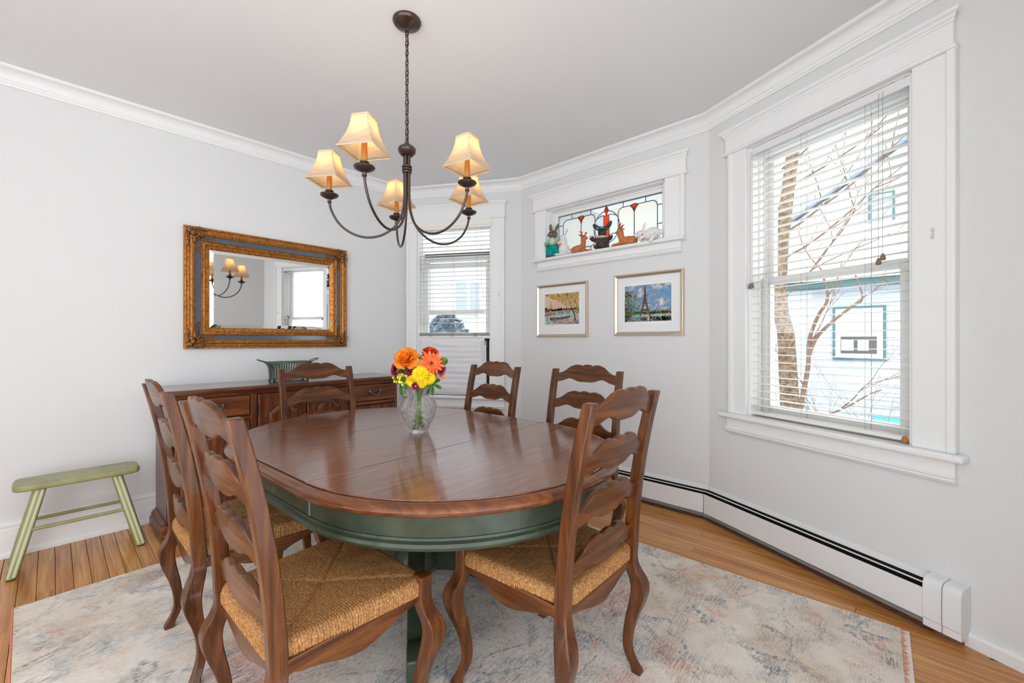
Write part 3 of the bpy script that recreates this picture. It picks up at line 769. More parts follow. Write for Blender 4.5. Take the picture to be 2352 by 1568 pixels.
bx('back_panel', 'buf_y', (0.026, 0.038, Y0+0.022, Y1-0.022, 0.06, 0.8875)); bx('carcass', 'buf_y', (0.04, XF-0.024, Y0+0.024, Y1-0.024, 0.10, 0.86))
bx('top_rail', 'buf_y', (XF-0.02, XF, Y0, Y1, 0.852, 0.8615)); bx('bottom_rail', 'buf_y', (XF-0.02, XF, Y0, Y1, 0.10, 0.135))
for a, b in ((Y0, Y0+0.028), (-0.348, -0.310), (0.345, 0.372), (Y1-0.026, Y1)): bx('stile', 'buf_z', (XF-0.021, XF+0.001, a, b, 0.10, 0.852))
bx('drawer_divider', 'buf_y', (XF-0.02, XF, Y0+0.028, -0.348, 0.682, 0.708)); bx('drawer_divider', 'buf_y', (XF-0.02, XF, 0.372, Y1-0.026, 0.682, 0.708))
bp = [(XF-0.02, 0.0), (XF+0.034, 0.0), (XF+0.034, 0.045), (XF+0.028, 0.052), (XF+0.020, 0.062), (XF+0.022, 0.078), (XF+0.012, 0.09), (XF+0.004, 0.0995), (XF-0.02, 0.0995)]
MB().loft([[(x, y, z) for x, z in bp] for y in (Y0-0.03, Y1+0.03)]).build('plinth', M['buf_y'], sb, True, ang=25)
for yy, sg in ((Y0, -1), (Y1, 1)):
    pp = [(yy-sg*0.02, 0.0), (yy+sg*0.034, 0.0), (yy+sg*0.034, 0.045), (yy+sg*0.020, 0.062), (yy+sg*0.022, 0.078), (yy+sg*0.004, 0.0995), (yy-sg*0.02, 0.0995)]
    MB().loft([[(x, p, z) for p, z in pp] for x in (0.034, XF+0.03)]).build('plinth_return', M['buf_y'], sb, True, ang=25)
rp = MB()
for i in range(46): rp.ell((0.05+i*0.0085, Y0-0.024, 0.069), (0.0035, 0.005, 0.010), None, 6, 4)
rp.build('carved_rope', M['buf_y'], sb, True)['kind'] = 'stuff'
def pull(par, y, z, x):
    m = MB()
    for sy in (-1, 1):
        m.lathe([(0.009, 0), (0.010, 0.003), (0.006, 0.009), (0.003, 0.011)], 12)
    m = MB()
    for sy in (-1, 1): m.ell((x+0.007, y+sy*0.048, z), (0.010, 0.012, 0.012), None, 10, 6)
    m.tube(smooth_path([(x+0.014, y-0.046, z), (x+0.022, y-0.038, z-0.014), (x+0.026, y-0.02, z-0.030), (x+0.027, y, z-0.035), (x+0.026, y+0.02, z-0.030), (x+0.022, y+0.038, z-0.014), (x+0.014, y+0.046, z)], 5), 0.0046, 8)
    return m.build('pull', M['pewter'], par, True)
for a, b in ((Y0+0.034, -0.354), (0.378, Y1-0.032)):
    d = MB().box(XF-0.01, XF+0.012, a, b, 0.714, 0.846).build('drawer', M['buf_y'], sb, bevel=0.006, seg=2)
    pull(d, (a+b)/2, 0.795, XF+0.012)
def arch_door(a, b, z0, z1, kind):
    d = MB().box(XF-0.01, XF+0.010, a, b, z0, z1).build('door', M['buf_z'], sb, bevel=0.005)
    w = b-a; ia, ib = a+0.062, b-0.062; zz = z0+0.065; zt = z1-0.068
    def arch(i0, i1, lo, hi):
        pts = [(i0, lo), (i1, lo)]
        for k in range(13):
            u = k/12; yv = i1+(i0-i1)*u
            if kind == 'arch': zq = hi-0.055*(2*abs(u-0.5))**1.6
            else: zq = hi-0.055*min(1, max(0, (abs(u-0.5)*2-0.15)/0.7))
            pts.append((yv, zq))
        return pts
    o1 = arch(ia, ib, zz, zt); o2 = arch(ia+0.022, ib-0.022, zz+0.022, zt-0.022)
    rings = [[(XF+0.0105, y, z) for y, z in o1], [(XF+0.004+0.003, y, z) for y, z in o1], [(XF+0.016, y, z) for y, z in o2]]
    MB().loft([[(XF+0.008, y, z) for y, z in o1], [(XF+0.0112, y, z) for y, z in o1], [(XF+0.020, y, z) for y, z in o2]]).build('raised_panel', M['buf_z'], d, True, ang=15)
    gr = [(XF+0.0104, y, z) for y, z in o1]
    MB().tube(gr, 0.003, 6, loop=True).build('panel_bead', M['dark'], d, True)
    for yy in (a+0.018, b-0.018):
        for zq in (z0+0.03, z0+0.06, z1-0.03, z1-0.06): MB().ell((XF+0.0102, yy, zq), (0.0015, 0.003, 0.003), None, 8, 4).build('peg', M['dark'], d, True)
    return d
dl = arch_door(Y0+0.034, -0.354, 0.142, 0.676, 'arch'); dr = arch_door(0.378, Y1-0.032, 0.142, 0.676, 'arch')
d1 = arch_door(-0.303, 0.016, 0.142, 0.846, 'hip'); d2 = arch_door(0.024, 0.338, 0.142, 0.846, 'hip')
for d_, y_ in ((d1, -0.307), (d2, 0.341)):
    for z_ in (0.27, 0.74):
        m = MB().box(XF+0.001, XF+0.013, y_-0.006, y_+0.006, z_-0.032, z_+0.032); m.ell((XF+0.008, y_, z_+0.038), 0.006, None, 8, 6); m.ell((XF+0.008, y_, z_-0.038), 0.006, None, 8, 6)
        m.build('hinge', M['black'], d_, bevel=0.001)
for d_, y_ in ((d1, -0.01), (d2, 0.05)):
    MB().ell((XF+0.02, y_, 0.55), (0.012, 0.012, 0.012), None, 12, 8).build('knob', M['pewter'], d_, True)
# ================================================================ WIRE BASKET on the sideboard
bk = thing('wire_basket', 'oblong green metal basket with loop handles on the sideboard', 'basket', (0.200, 1.255, 0.911))
def oval(a, b, z, n=44, rad=0.045):
    pts = rrect(-a, a, -b, b, rad); pts.append(pts[0]); P_ = [Vector((p[0], p[1], 0)) for p in pts]
    L_ = [0]
    for p, q_ in zip(P_, P_[1:]): L_.append(L_[-1]+(q_-p).length)
    out = []
    for k in range(n):
        d = L_[-1]*k/n; i = max(j for j in range(len(L_)-1) if L_[j] <= d)
        v = P_[i].lerp(P_[i+1], (d-L_[i])/max(1e-9, L_[i+1]-L_[i])); out.append((v.x, v.y, z))
    return out
NB = 44; o_b, o_m, o_u, o_t = oval(0.066, 0.132, 0.014), oval(0.067, 0.134, 0.07), oval(0.071, 0.140, 0.110), oval(0.086, 0.157, 0.138)
MB().tube(o_t, 0.0045, 8, loop=True, sx=1.3).build('rim', M['verdigris'], bk, True)
MB().tube(o_b, 0.004, 8, loop=True).build('base_ring', M['verdigris'], bk, True)
MB().prism([(x*0.98, y*0.98) for x, y, z in o_b], 'z', 0.011, 0.014).build('base_plate', M['verdigris'], bk)
for k in range(NB):
    pth = smooth_path([o_b[k], o_m[k], o_u[k], o_t[k]], 4)
    MB().tube(pth, [0.0028+0.0022*(i/len(pth)) for i in range(len(pth))], 6, sx=0.6).build('rib', M['verdigris'], bk, True)
for sy in (-1, 1):
    hp = [(0.034*math.sin(t), sy*(0.152+0.07*(0.5-0.5*math.cos(t))), 0.138+0.026*(0.5-0.5*math.cos(t))) for t in [2*PI*k/24 for k in range(24)]]
    MB().tube(hp, 0.0038, 8, loop=True).build('handle', M['verdigris'], bk, True)
    for sx in (-1, 1): MB().lathe([(0.002, 0.0), (0.007, 0.001), (0.008, 0.007), (0.004, 0.013), (0.003, 0.018)], 10, (sx*0.05, sy*0.122, -0.0005)).build('foot', M['black'], bk, True)
# ================================================================ BENCH
bn_ = thing('bench', 'small olive green wooden bench against the left wall', 'bench', (0.255, 0.112, 0))
sp = []
for k in range(72):
    a = 2*PI*k/72; c_, s_ = math.cos(a), math.sin(a)
    sp.append((math.copysign(abs(c_)**0.36, c_)*0.108, math.copysign(abs(s_)**0.26, s_)*0.252))
MB().prism(sp, 'z', 0.428, 0.464).build('seat', M['olive'], bn_, bevel=0.012, seg=3)
for sx in (-1, 1):
    for sy in (-1, 1):
        top = Vector((sx*0.060, sy*0.150, 0.429)); ft = Vector((sx*0.122, sy*0.250, 0.006))
        rings = []
        for p, w_, d_ in ((ft, 0.021, 0.017), (ft.lerp(top, 0.5), 0.023, 0.0185), (top, 0.023, 0.018)):
            rings.append([(p.x+d_*math.cos(t), p.y+w_*math.sin(t)*1.05, p.z) for t in [2*PI*k/12 for k in range(12)]])
        lg_ = MB().loft(rings).build('leg', M['olive'], bn_, True, ang=60)
        for of in (-0.0095, 0.0095):
            dv = Vector((sx*0.0145, of, 0))
            MB().tube([ft+dv+Vector((0,0,0.008)), top+dv*1.05-Vector((0,0,0.006))], [0.0075, 0.008], 8).build('inlay', M['sage'], lg_, True)
        MB().lathe([(0.017, 0.0), (0.017, 0.007)], 10, (ft.x, ft.y, 0.0)).build('foot_pad', M['black'], lg_)
for sx in (-1, 1):
    MB().tube([(sx*0.094, -0.208, 0.225), (sx*0.094, 0.208, 0.225)], 0.010, 10).build('stretcher', M['olive'], bn_, True)
# ================================================================ MIRROR
def dab0(name, a, b, sc):
    t = NT(name); n = t.noise(t.coord(), sc, 4, 0.6); t.set(Base_Color=t.ramp(n, [(0.4, a), (0.62, b)]), Roughness=0.4, Metallic=0.5); return t.m
def gold_mat():
    t = NT('antique_gold'); n = t.noise(t.coord((1,1,1)), 64, 6, 0.7); n2 = t.noise(t.coord((1,1,1)), 12, 3)
    c = t.ramp(n, [(0.3, srgb(74,38,16)), (0.44, srgb(166,104,42)), (0.6, srgb(206,142,62)), (0.78, srgb(242,192,108))])
    c = t.mix(t.math('MULTIPLY', t.ramp(n2, [(0.45, BW(0)), (0.75, BW(1))]), 0.4), c, srgb(138,76,36))
    t.set(Base_Color=c, Roughness=0.38, Metallic=0.55, Specular_IOR_Level=0.5); t.bump(n, 0.25, 0.002); return t.m
M['gold'] = gold_mat()
M['gold_dark'] = dab0('patinated_gold', srgb(70,44,26), srgb(178,122,62), 150)
M['slate'] = paint('slate_glass_panel', srgb(92,104,118), 0.14, 0.7, metal=0.35)
t = NT('silvered_glass'); t.set(Base_Color=(0.86,0.88,0.87,1), Metallic=1.0, Roughness=0.015); M['mirror'] = t.m
mr = thing('wall_mirror', 'rectangular mirror in an ornate gold frame above the sideboard', 'mirror', (0.004, 1.216, 1.594))
MW, MH = 0.590, 0.434
def rect_sweep(name, prof, mat, par, w=MW, h=MH, ang=30, smooth=True):
    rings = []
    for cy, cz in ((-1,-1), (1,-1), (1,1), (-1,1)):
        rings.append([(x, cy*(w-i), cz*(h-i)) for i, x in prof])
    return MB().loft(rings, True, False, True).build(name, mat, par, smooth, ang=ang)
rect_sweep('outer_frame', [(0, 0), (0, 0.026), (0.005, 0.033), (0.011, 0.034), (0.014, 0.029), (0.020, 0.026), (0.027, 0.029), (0.031, 0.029), (0.034, 0.041), (0.043, 0.047), (0.051, 0.043), (0.056, 0.034), (0.061, 0.030), (0.061, 0.0)], M['gold'], mr)
rect_sweep('slate_border', [(0.0615, 0.0), (0.0615, 0.022), (0.098, 0.022), (0.098, 0.0)], M['slate'], mr, smooth=False)
rect_sweep('inner_frame', [(0.0985, 0.0), (0.0985, 0.036), (0.103, 0.041), (0.108, 0.037), (0.110, 0.032), (0.116, 0.034), (0.120, 0.039), (0.124, 0.034), (0.127, 0.027), (0.147, 0.019), (0.151, 0.015), (0.151, 0.0)], M['gold'], mr)
g0 = 0.152; gb = 0.176
gw, gh, bw_, bh = MW-g0, MH-g0, MW-gb, MH-gb
MB().add([(0.0135, -bw_, -bh), (0.0135, bw_, -bh), (0.0135, bw_, bh), (0.0135, -bw_, bh), (0.0112, -gw, -gh), (0.0112, gw, -gh), (0.0112, gw, gh), (0.0112, -gw, gh), (0.002, -gw, -gh), (0.002, gw, -gh), (0.002, gw, gh), (0.002, -gw, gh)],
         [(0,1,2,3), (4,5,1,0), (5,6,2,1), (6,7,3,2), (7,4,0,3), (8,9,5,4), (9,10,6,5), (10,11,7,6), (11,8,4,7), (11,10,9,8)]).build('mirror_glass', M['mirror'], mr)
bd = MB()
for i in range(int(2*MW/0.0105)):
    yv = -MW+0.02+i*0.0105
    if abs(yv) < MW-0.03:
        for sz in (-1, 1): bd.ell((0.032, yv, sz*(MH-0.024)), 0.0042, None, 6, 4); bd.ell((0.037, yv, sz*(MH-0.056)), 0.0036, None, 6, 4)
for i in range(int(2*MH/0.0105)):
    zv = -MH+0.02+i*0.0105
    if abs(zv) < MH-0.03:
        for sy in (-1, 1): bd.ell((0.032, sy*(MW-0.024), zv), 0.0042, None, 6, 4); bd.ell((0.037, sy*(MW-0.056), zv), 0.0036, None, 6, 4)
bd.build('beading', M['gold'], mr, True)['kind'] = 'stuff'
rnd = random.Random(3)
def corner(sy, sz):
    m = MB(); P = lambda a, b, x: (x, sy*(MW-a), sz*(MH-b))
    m.ell(P(0.05, 0.05, 0.044), (0.014, 0.020, 0.020)); m.ell(P(0.03, 0.03, 0.040), (0.012, 0.02, 0.02))
    for k in range(5):
        a = k*PI/8
        m.ell(P(0.05+0.034*math.cos(a), 0.05+0.034*math.sin(a), 0.046), (0.011, 0.012, 0.010))
        m.ell(P(0.05+0.05*math.cos(a), 0.05+0.05*math.sin(a), 0.038), (0.010, 0.009, 0.009))
    for t_ in (0, 1):
        q_ = lambda a, b, x: P(a, b, x) if t_ == 0 else P(b, a, x)
        m.tube(smooth_path([q_(0.02, 0.05, 0.040), q_(0.012, 0.085, 0.042), q_(0.02, 0.12, 0.036), q_(0.010, 0.15, 0.034)], 5), [0.012, 0.0125, 0.012, 0.0115, 0.011, 0.0115, 0.012, 0.0115, 0.011, 0.01, 0.009, 0.0085, 0.008, 0.006, 0.004, 0.003], 8)
        m.tube(smooth_path([q_(0.055, 0.08, 0.045), q_(0.058, 0.105, 0.046), q_(0.05, 0.118, 0.044)], 5), 0.009, 8)
        for j in range(9):
            m.ell(q_(0.080+rnd.uniform(-0.011, 0.011), 0.080+j*0.0125, 0.024), (0.0045, 0.007, 0.007), None, 8, 6)
            m.tube([q_(0.068, 0.080+j*0.0125, 0.024), q_(0.094, 0.087+j*0.0125, 0.025)], 0.0028, 5)
    m.build('corner_ornament', M['gold_dark'], mr, True)
for sy in (-1, 1):
    for sz in (-1, 1): corner(sy, sz)
# ================================================================ CHANDELIER
CXX, CYY = 1.972, 1.152
cl = thing('chandelier', 'five arm bronze chandelier with square bell shades above the table', 'chandelier', (CXX, CYY, H_C))
MB().lathe([(0.0, -0.0005), (0.066, -0.0005), (0.067, -0.008), (0.061, -0.014), (0.060, -0.019), (0.05, -0.025), (0.02, -0.036), (0.011, -0.040), (0.010, -0.052), (0.004, -0.056)], 32).build('canopy', M['bronze'], cl, True)
zt, zb_ = -0.050, -0.592; nl = 23; lk = []
pit = (zt-zb_)/nl; hl = pit*0.76
for k in range(14):
    a = 2*PI*k/14; lk.append((0.0078*math.cos(a), 0, hl*math.sin(a)*0.98))
lme = MB().tube(lk, 0.0027, 6, loop=True).mesh('chain_link', True); lme.materials.append(M['bronze'])
for i in range(nl):
    o = put('chain_link', lme, None, cl, loc=(0, 0, zt-pit*(i+0.5))); o.rotation_euler = (0, 0, R(20+90*(i % 2)+random.uniform(-12, 12)))
MB().tube([(0.004, 0, -0.045), (0.003, 0.003, -0.3), (0.0, 0.002, -0.592)], 0.0016, 6).build('lamp_cord', M['bronze'], cl, True)
MB().lathe([(0.004, -0.582), (0.012, -0.588), (0.013, -0.596), (0.030, -0.602), (0.041, -0.612), (0.043, -0.620), (0.040, -0.626), (0.041, -0.632), (0.034, -0.640), (0.026, -0.648), (0.02, -0.650)], 28).build('hub', M['bronze'], cl, True)
MB().lathe([(0.019, -0.695), (0.024, -0.698), (0.024, -0.704), (0.019, -0.707), (0.024, -0.711), (0.024, -0.717), (0.019, -0.720), (0.023, -0.724), (0.022, -0.730), (0.018, -0.732)], 20).build('collar', M['bronze'], cl, True)
def shade_mat():
    t = NT('linen_shade'); t.t.nodes.remove(t.b)
    n = t.noise(t.coord((6, 6, 120)), 3.0, 4, 0.6); c = t.ramp(n, [(0.3, srgb(214,196,170)), (0.7, srgb(240,226,204))])
    df = t.n('ShaderNodeBsdfDiffuse', {0: c}); tl = t.n('ShaderNodeBsdfTranslucent', {0: c})
    mx = t.n('ShaderNodeMixShader', {0: 0.55, 1: df.outputs[0], 2: tl.outputs[0]})
    t.t.links.new(mx.outputs[0], t.out.inputs[0]); return t.m
M['shade'] = shade_mat(); M['shade_trim'] = paint('shade_piping', srgb(206,188,164), 0.85, 0.1)
t = NT('lit_bulb'); t.set(Base_Color=(1,0.8,0.5,1), Emission_Color=(1.0, 0.70, 0.36, 1), Emission_Strength=11.0); M['bulb'] = t.m
def shade_ring(tt):
    h = 0.0365+0.0405*(1-tt)**1.75; z = 0.135*tt; rr = 0.007
    pts = []
    for cx, cy, a0 in ((1,1,0), (-1,1,90), (-1,-1,180), (1,-1,270)):
        for k in range(4):
            a = R(a0+30*k); pts.append((cx*(h-rr)+rr*math.cos(a), cy*(h-rr)+rr*math.sin(a), z))
    return pts
shade_angs = {}
for k in range(5):
    an = R(11.4+72*k); ca, sa = math.cos(an), math.sin(an)
    zc = -0.855; pr_ = [(0.0125, -0.645), (0.0125, -0.78), (0.0135, -0.86), (0.024, -0.925), (0.055, -0.985), (0.115, -1.028), (0.185, -1.042), (0.255, -1.025), (0.315, -0.980), (0.350, -0.92), (0.360, -0.878)]
    arm = MB().tube([(p.x*ca, p.x*sa, p.y) for p in smooth_path([(r_, z_, 0) for r_, z_ in pr_], 6)], 0.0055, 10).build('arm', M['bronze'], cl, True)
    c0 = (0.36*ca, 0.36*sa, 0)
    MB().lathe([(0.006, -0.884), (0.010, -0.880), (0.010, -0.874), (0.006, -0.872), (0.008, -0.866), (0.022, -0.860), (0.038, -0.852), (0.0415, -0.846), (0.040, -0.842), (0.020, -0.846), (0.013, -0.846)], 26, c0).build('drip_pan', M['bronze'], arm, True)
    MB().lathe([(0.012, -0.846), (0.017, -0.842), (0.017, -0.838), (0.013, -0.836), (0.013, -0.832), (0.018, -0.829), (0.018, -0.824), (0.012, -0.822)], 20, c0).build('candle_cup', M['bronze'], arm, True)
    MB().lathe([(0.0115, -0.823), (0.0115, -0.735), (0.009, -0.733)], 16, c0).build('candle_sleeve', M['candle'], arm, True)
    MB().lathe([(0.006, -0.733), (0.013, -0.718), (0.0165, -0.700), (0.014, -0.684), (0.007, -0.664), (0.002, -0.652)], 14, c0).build('bulb', M['bulb'], arm, True)
    wp = Vector((CXX+0.36*ca, CYY+0.36*sa, 0)); vd = Vector((3.71, 0, 0))-wp; va = math.atan2(vd.y, vd.x)
    dl_ = [7, 9, -2, 15, 15][k]
    rs = va + R(45) + R(dl_)
    m = MB().loft([shade_ring(i/10) for i in range(11)], True, False)
    so = m.build('lamp_shade', M['shade'], cl, True, ang=50, loc=(c0[0], c0[1], -0.785)); so.rotation_euler = (0, 0, rs)
    md = so.modifiers.new('solid', 'SOLIDIFY'); md.thickness = 0.0012; md.offset = 0
    tr_ = MB()
    tr_.tube(shade_ring(0), 0.0026, 6, loop=True); tr_.tube(shade_ring(1), 0.0026, 6, loop=True)
    for q_ in range(4): tr_.tube([shade_ring(i/10)[q_*4+1] for i in range(11)], 0.0018, 6)
    tr_.build('piping', M['shade_trim'], so, True)
    wire = MB().tube([(-0.036, 0, 0.128), (0.036, 0, 0.128)], 0.0012, 5).tube([(0, -0.036, 0.128), (0, 0.036, 0.128)], 0.0012, 5).build('spider_wire', M['bronze'], so)
    ld = bpy.data.lights.new('bulb_light', 'POINT'); ld.energy = 0.42; ld.color = (1.0, 0.66, 0.32); ld.shadow_soft_size = 0.02
    lo = bpy.data.objects.new('bulb_light', ld); COL.objects.link(lo); lo.parent = arm; lo.location = (c0[0], c0[1], -0.695)
# ================================================================ VASE AND FLOWERS
FW = Vector((-math.sin(R(42.5)), math.cos(R(42.5)), 0)); RT = Vector((math.cos(R(42.5)), math.sin(R(42.5)), 0))
VB = Vector((1.962, 1.226, ZT+RZ+0.0005))
t = NT('cut_crystal'); t.set(Base_Color=(1,1,1,1), Roughness=0.0, IOR=1.36, Transmission_Weight=1.0, Specular_IOR_Level=0.8); tl_ = t.n('ShaderNodeBsdfTranslucent', {0: (1,1,1,1)}); tr_ = t.n('ShaderNodeBsdfTransparent', {0: (1,1,1,1)}); m1_ = t.n('ShaderNodeMixShader', {0: 0.05, 1: t.b.outputs[0], 2: tl_.outputs[0]}); m2_ = t.n('ShaderNodeMixShader', {0: 0.25, 1: m1_.outputs[0], 2: tr_.outputs[0]}); t.t.links.new(m2_.outputs[0], t.out.inputs[0]); M['crystal'] = t.m
va_ = thing('crystal_vase', 'cut crystal vase standing on the table', 'vase', VB)
vp = [(0.0, 0.0455), (0.012, 0.048), (0.03, 0.0555), (0.06, 0.0715), (0.09, 0.083), (0.115, 0.0865), (0.14, 0.083), (0.158, 0.070), (0.172, 0.054), (0.182, 0.0475), (0.195, 0.050), (0.212, 0.058), (0.227, 0.068), (0.236, 0.076)]
rings = []; NN = 120; NZ = 84
for j in range(NZ+1):
    z = 0.236*j/NZ; r0 = spline_tab(vp, z); ring = []
    for i in range(NN):
        a = 2*PI*i/NN; d_ = 0
        if 0.014 < z < 0.125:
            u = a*12/(2*PI); v = z/0.027
            e = min(abs(((u+v) % 1)-0.5), abs(((u-v) % 1)-0.5)); d_ = -0.0032*max(0, 1-e/0.18)
        elif 0.125 <= z < 0.168: d_ = -0.0022*max(0, math.cos(a*30))
        elif z >= 0.178: d_ = -0.0016*abs(math.sin(a*9))
        rr = r0+d_; ring.append((rr*math.cos(a), rr*math.sin(a), z))
    rings.append(ring)
for j in range(NZ, -1, -4):
    z = max(0.014, 0.236*j/NZ); r0 = spline_tab(vp, z)-0.0055
    if j == NZ: z = 0.2355; r0 += 0.002
    rings.append([(r0*math.cos(2*PI*i/NN), r0*math.sin(2*PI*i/NN), z) for i in range(NN)])
MB().loft(rings, True, True).build('vase_body', M['crystal'], va_, True, ang=25)
def fl_mat(name, a, b, c, sc=30, rough=0.55):
    t = NT(name); n = t.noise(t.coord(rnd=True), sc, 3); t.set(Base_Color=t.ramp(n, [(0.3, a), (0.5, b), (0.72, c)]), Roughness=rough, Specular_IOR_Level=0.25, Subsurface_Weight=0.0); return t.m
M['f_orange'] = fl_mat('rose_orange', srgb(236,100,30), srgb(252,146,40), srgb(255,192,70), 30)
M['f_gerb'] = fl_mat('gerbera_orange', srgb(226,76,30), srgb(246,106,52), srgb(252,132,76), 40)
M['f_red'] = fl_mat('rose_red', srgb(186,28,20), srgb(224,66,32), srgb(246,150,60), 34)
M['f_yel'] = fl_mat('petal_yellow', srgb(240,186,8), srgb(252,216,20), srgb(255,234,60), 40)
M['f_alst'] = fl_mat('alstroemeria_yellow', srgb(226,178,40), srgb(246,214,60), srgb(250,232,120), 50)
M['f_burg'] = fl_mat('petal_burgundy', srgb(90,12,42), srgb(140,22,66), srgb(186,50,100), 50)
M['f_coral'] = fl_mat('carnation_coral', srgb(232,104,72), srgb(246,140,104), srgb(252,170,138), 50)
M['f_green'] = fl_mat('pod_green', srgb(58,84,30), srgb(98,122,44), srgb(150,160,76), 60)
M['leaf'] = fl_mat('leaf_green', srgb(34,74,24), srgb(60,112,36), srgb(96,146,60), 30)
M['stem'] = fl_mat('stem_green', srgb(60,98,36), srgb(96,134,56), srgb(140,168,84), 30)
M['f_eye'] = paint('flower_eye', srgb(96,62,18), 0.7)
M['f_eye_y'] = paint('flower_eye_yellow', srgb(222,196,60), 0.7)
def petal(L, Wd, tilt, curl=0.3, cup=0.15, b0=0.004, nl=7, nw=5):
    rows = []
    for i in range(nl+1):
        u = i/nl; w = Wd*(0.35+0.65*math.sin(PI*min(1, u*0.62+0.12)))*(1 if u < 0.85 else math.sqrt(max(0.02, 1-((u-0.85)/0.15)**2)))
        ang = tilt - curl*u*u; row = []
        x = b0+L*u*math.cos(tilt-curl*u*0.5); z = L*u*math.sin(tilt-curl*u*0.5)
        for j in range(nw+1):
            v = -1+2*j/nw
            row.append((x, v*w/2, z+cup*Wd*v*v))
        rows.append(row)
    top = MB(); top.loft(rows, closed=False, caps=False); return top
def dirq(d): return Vector((0,0,1)).rotation_difference(Vector(d).normalized()).to_matrix()
FLOWERS = 'flowers in the crystal vase'
def flower(name, label, cat, r, z, f_, face, base):
    """r = offset to the camera's right, f_ = towards the camera, z = above the floor"""
    p = VB + RT*r - FW*f_; p.z = z
    d = (RT*face[0] - FW*face[1] + Vector((0,0,face[2]))).normalized()
    t_ = thing(name, label, cat, p, 0, FLOWERS); t_['d'] = 0; del t_['d']
    bs = VB + Vector((base[0], base[1], 0.018)) - p; nk = VB + Vector((base[0]*-0.3+r*0.12*RT.x-f_*0.1*FW.x, base[1]*-0.3+r*0.12*RT.y-f_*0.1*FW.y, 0.19)) - p
    MB().tube(smooth_path([bs, nk, nk*0.45-d*0.02, -d*0.004], 6), 0.0017, 7).build('stem', M['stem'], t_, True)
    return t_, dirq(d)
def place(mb, Mx, name, mat, par): return mb.xf(Mx.to_4x4()).build(name, mat, par, True, ang=70)
def spun(mb, a): return mb.xf(Matrix.Rotation(a, 4, 'Z'))
def joined(specs):
    out = MB()
    for pm, a in specs:
        pm = spun(pm, a); out.add(pm.v, pm.f)
    return out
def bxy(): 
    a = random.uniform(0, 2*PI); return (0.024*math.cos(a), 0.024*math.sin(a))
def rose(label, r, z, f_, face, size, mat):
    t_, Q = flower('rose', label, 'rose', r, z, f_, face, bxy())
    n = 19
    for i in range(n):
        u = i/(n-1); tl = R(12+76*u**0.8); L = size*(1.0-0.42*u); W = size*(1.05-0.5*u)
        place(spun(petal(L, W, tl, 0.55-0.2*u, 0.22+0.25*u, size*0.06*(1-u)), i*2.39996), Q, 'petal', M[mat], t_)
    return t_
def gerbera(label, r, z, f_, face, size, mat):
    t_, Q = flower('gerbera', label, 'gerbera', r, z, f_, face, bxy())
    for i in range(16): place(spun(petal(size*(0.92+0.1*(i % 3)), size*0.27, R(10+6*(i % 2)), 0.35, 0.1, 0.006), 2*PI*i/16), Q, 'petal', M[mat], t_)
    for i in range(13): place(spun(petal(size*0.66, size*0.22, R(30), 0.3, 0.1, 0.005), 2*PI*(i+0.5)/13), Q, 'petal', M[mat], t_)
    place(MB().ell((0,0,0.007), (size*0.14, size*0.14, 0.006), None, 12, 6), Q, 'flower_eye', M['f_eye'], t_)
    return t_
def mum(label, r, z, f_, face, size, mat, eye='f_eye_y', name='chrysanthemum', n=18):
    t_, Q = flower(name, label, 'chrysanthemum', r, z, f_, face, bxy()); sp_ = []
    for k, (tl, s_) in enumerate(((5, 1.0), (22, 0.9), (42, 0.75), (62, 0.55))):
        for i in range(n): sp_.append((petal(size*s_, size*0.24, R(tl), 0.35, 0.1, 0.003, 5, 3), 2*PI*(i+0.5*(k % 2))/n))
    place(joined(sp_), Q, 'petals', M[mat], t_)
    place(MB().ell((0,0,size*0.2), (size*0.2, size*0.2, size*0.12), None, 12, 6), Q, 'flower_eye', M[eye], t_); return t_
def alst(label, r, z, f_, face, size):
    t_, Q = flower('alstroemeria', label, 'alstroemeria', r, z, f_, face, bxy())
    for i in range(6): place(spun(petal(size*(1 if i % 2 else 0.9), size*0.55, R(48), 0.7, 0.2, 0.003), 2*PI*i/6), Q, 'petal', M['f_alst'], t_)
    for i in range(3): place(MB().tube([(0,0,0), (0.004*math.cos(i*2), 0.004*math.sin(i*2), size*0.7)], 0.0009, 5), Q, 'stamen', M['f_eye'], t_)
def pod(label, r, z, f_, face, size):
    t_, Q = flower('seed_pod', label, 'seed pod', r, z, f_, face, bxy())
    m = MB(); N_ = 40
    m.loft([[((rr*(1+0.12*math.cos(10*2*PI*i/N_)))*math.cos(2*PI*i/N_), (rr*(1+0.12*math.cos(10*2*PI*i/N_)))*math.sin(2*PI*i/N_), zz) for i in range(N_)] for rr, zz in [(size*math.cos(a)*0.98+0.0005, size*0.75*math.sin(a)) for a in [R(-85+17*k) for k in range(11)]]])
    place(m, Q, 'pod', M['f_green'], t_)
    place(joined([(petal(size*0.62, size*0.10, R(-8), 0.3, 0.1, 0.001, 4, 2), 2*PI*i/10) for i in range(10)]).xf(Matrix.Translation((0,0,size*0.72))), Q, 'pod_crown', M['f_eye_y'], t_)
def leafy(label, r, z, f_, face, L, W, n):
    t_, Q = flower('leaf_sprig', label, 'leaves', r, z, f_, face, bxy())
    for i in range(n): place(spun(petal(L*random.uniform(0.8, 1.1), W, R(random.uniform(5, 30)), 0.5, 0.15, 0.002), i*2.4), Q, 'leaf', M['leaf'], t_)
rose('large orange and yellow rose at the upper left of the bouquet', -0.045, 1.118, 0.035, (-0.2, 0.8, 0.65), 0.066, 'f_orange')
rose('red edged orange rose at the top back of the bouquet', 0.048, 1.146, -0.03, (0.1, 0.3, 1.0), 0.044, 'f_red')
gerbera('flat orange gerbera at the upper right of the bouquet', 0.070, 1.108, 0.045, (0.3, 1.0, 0.3), 0.055, 'f_gerb')
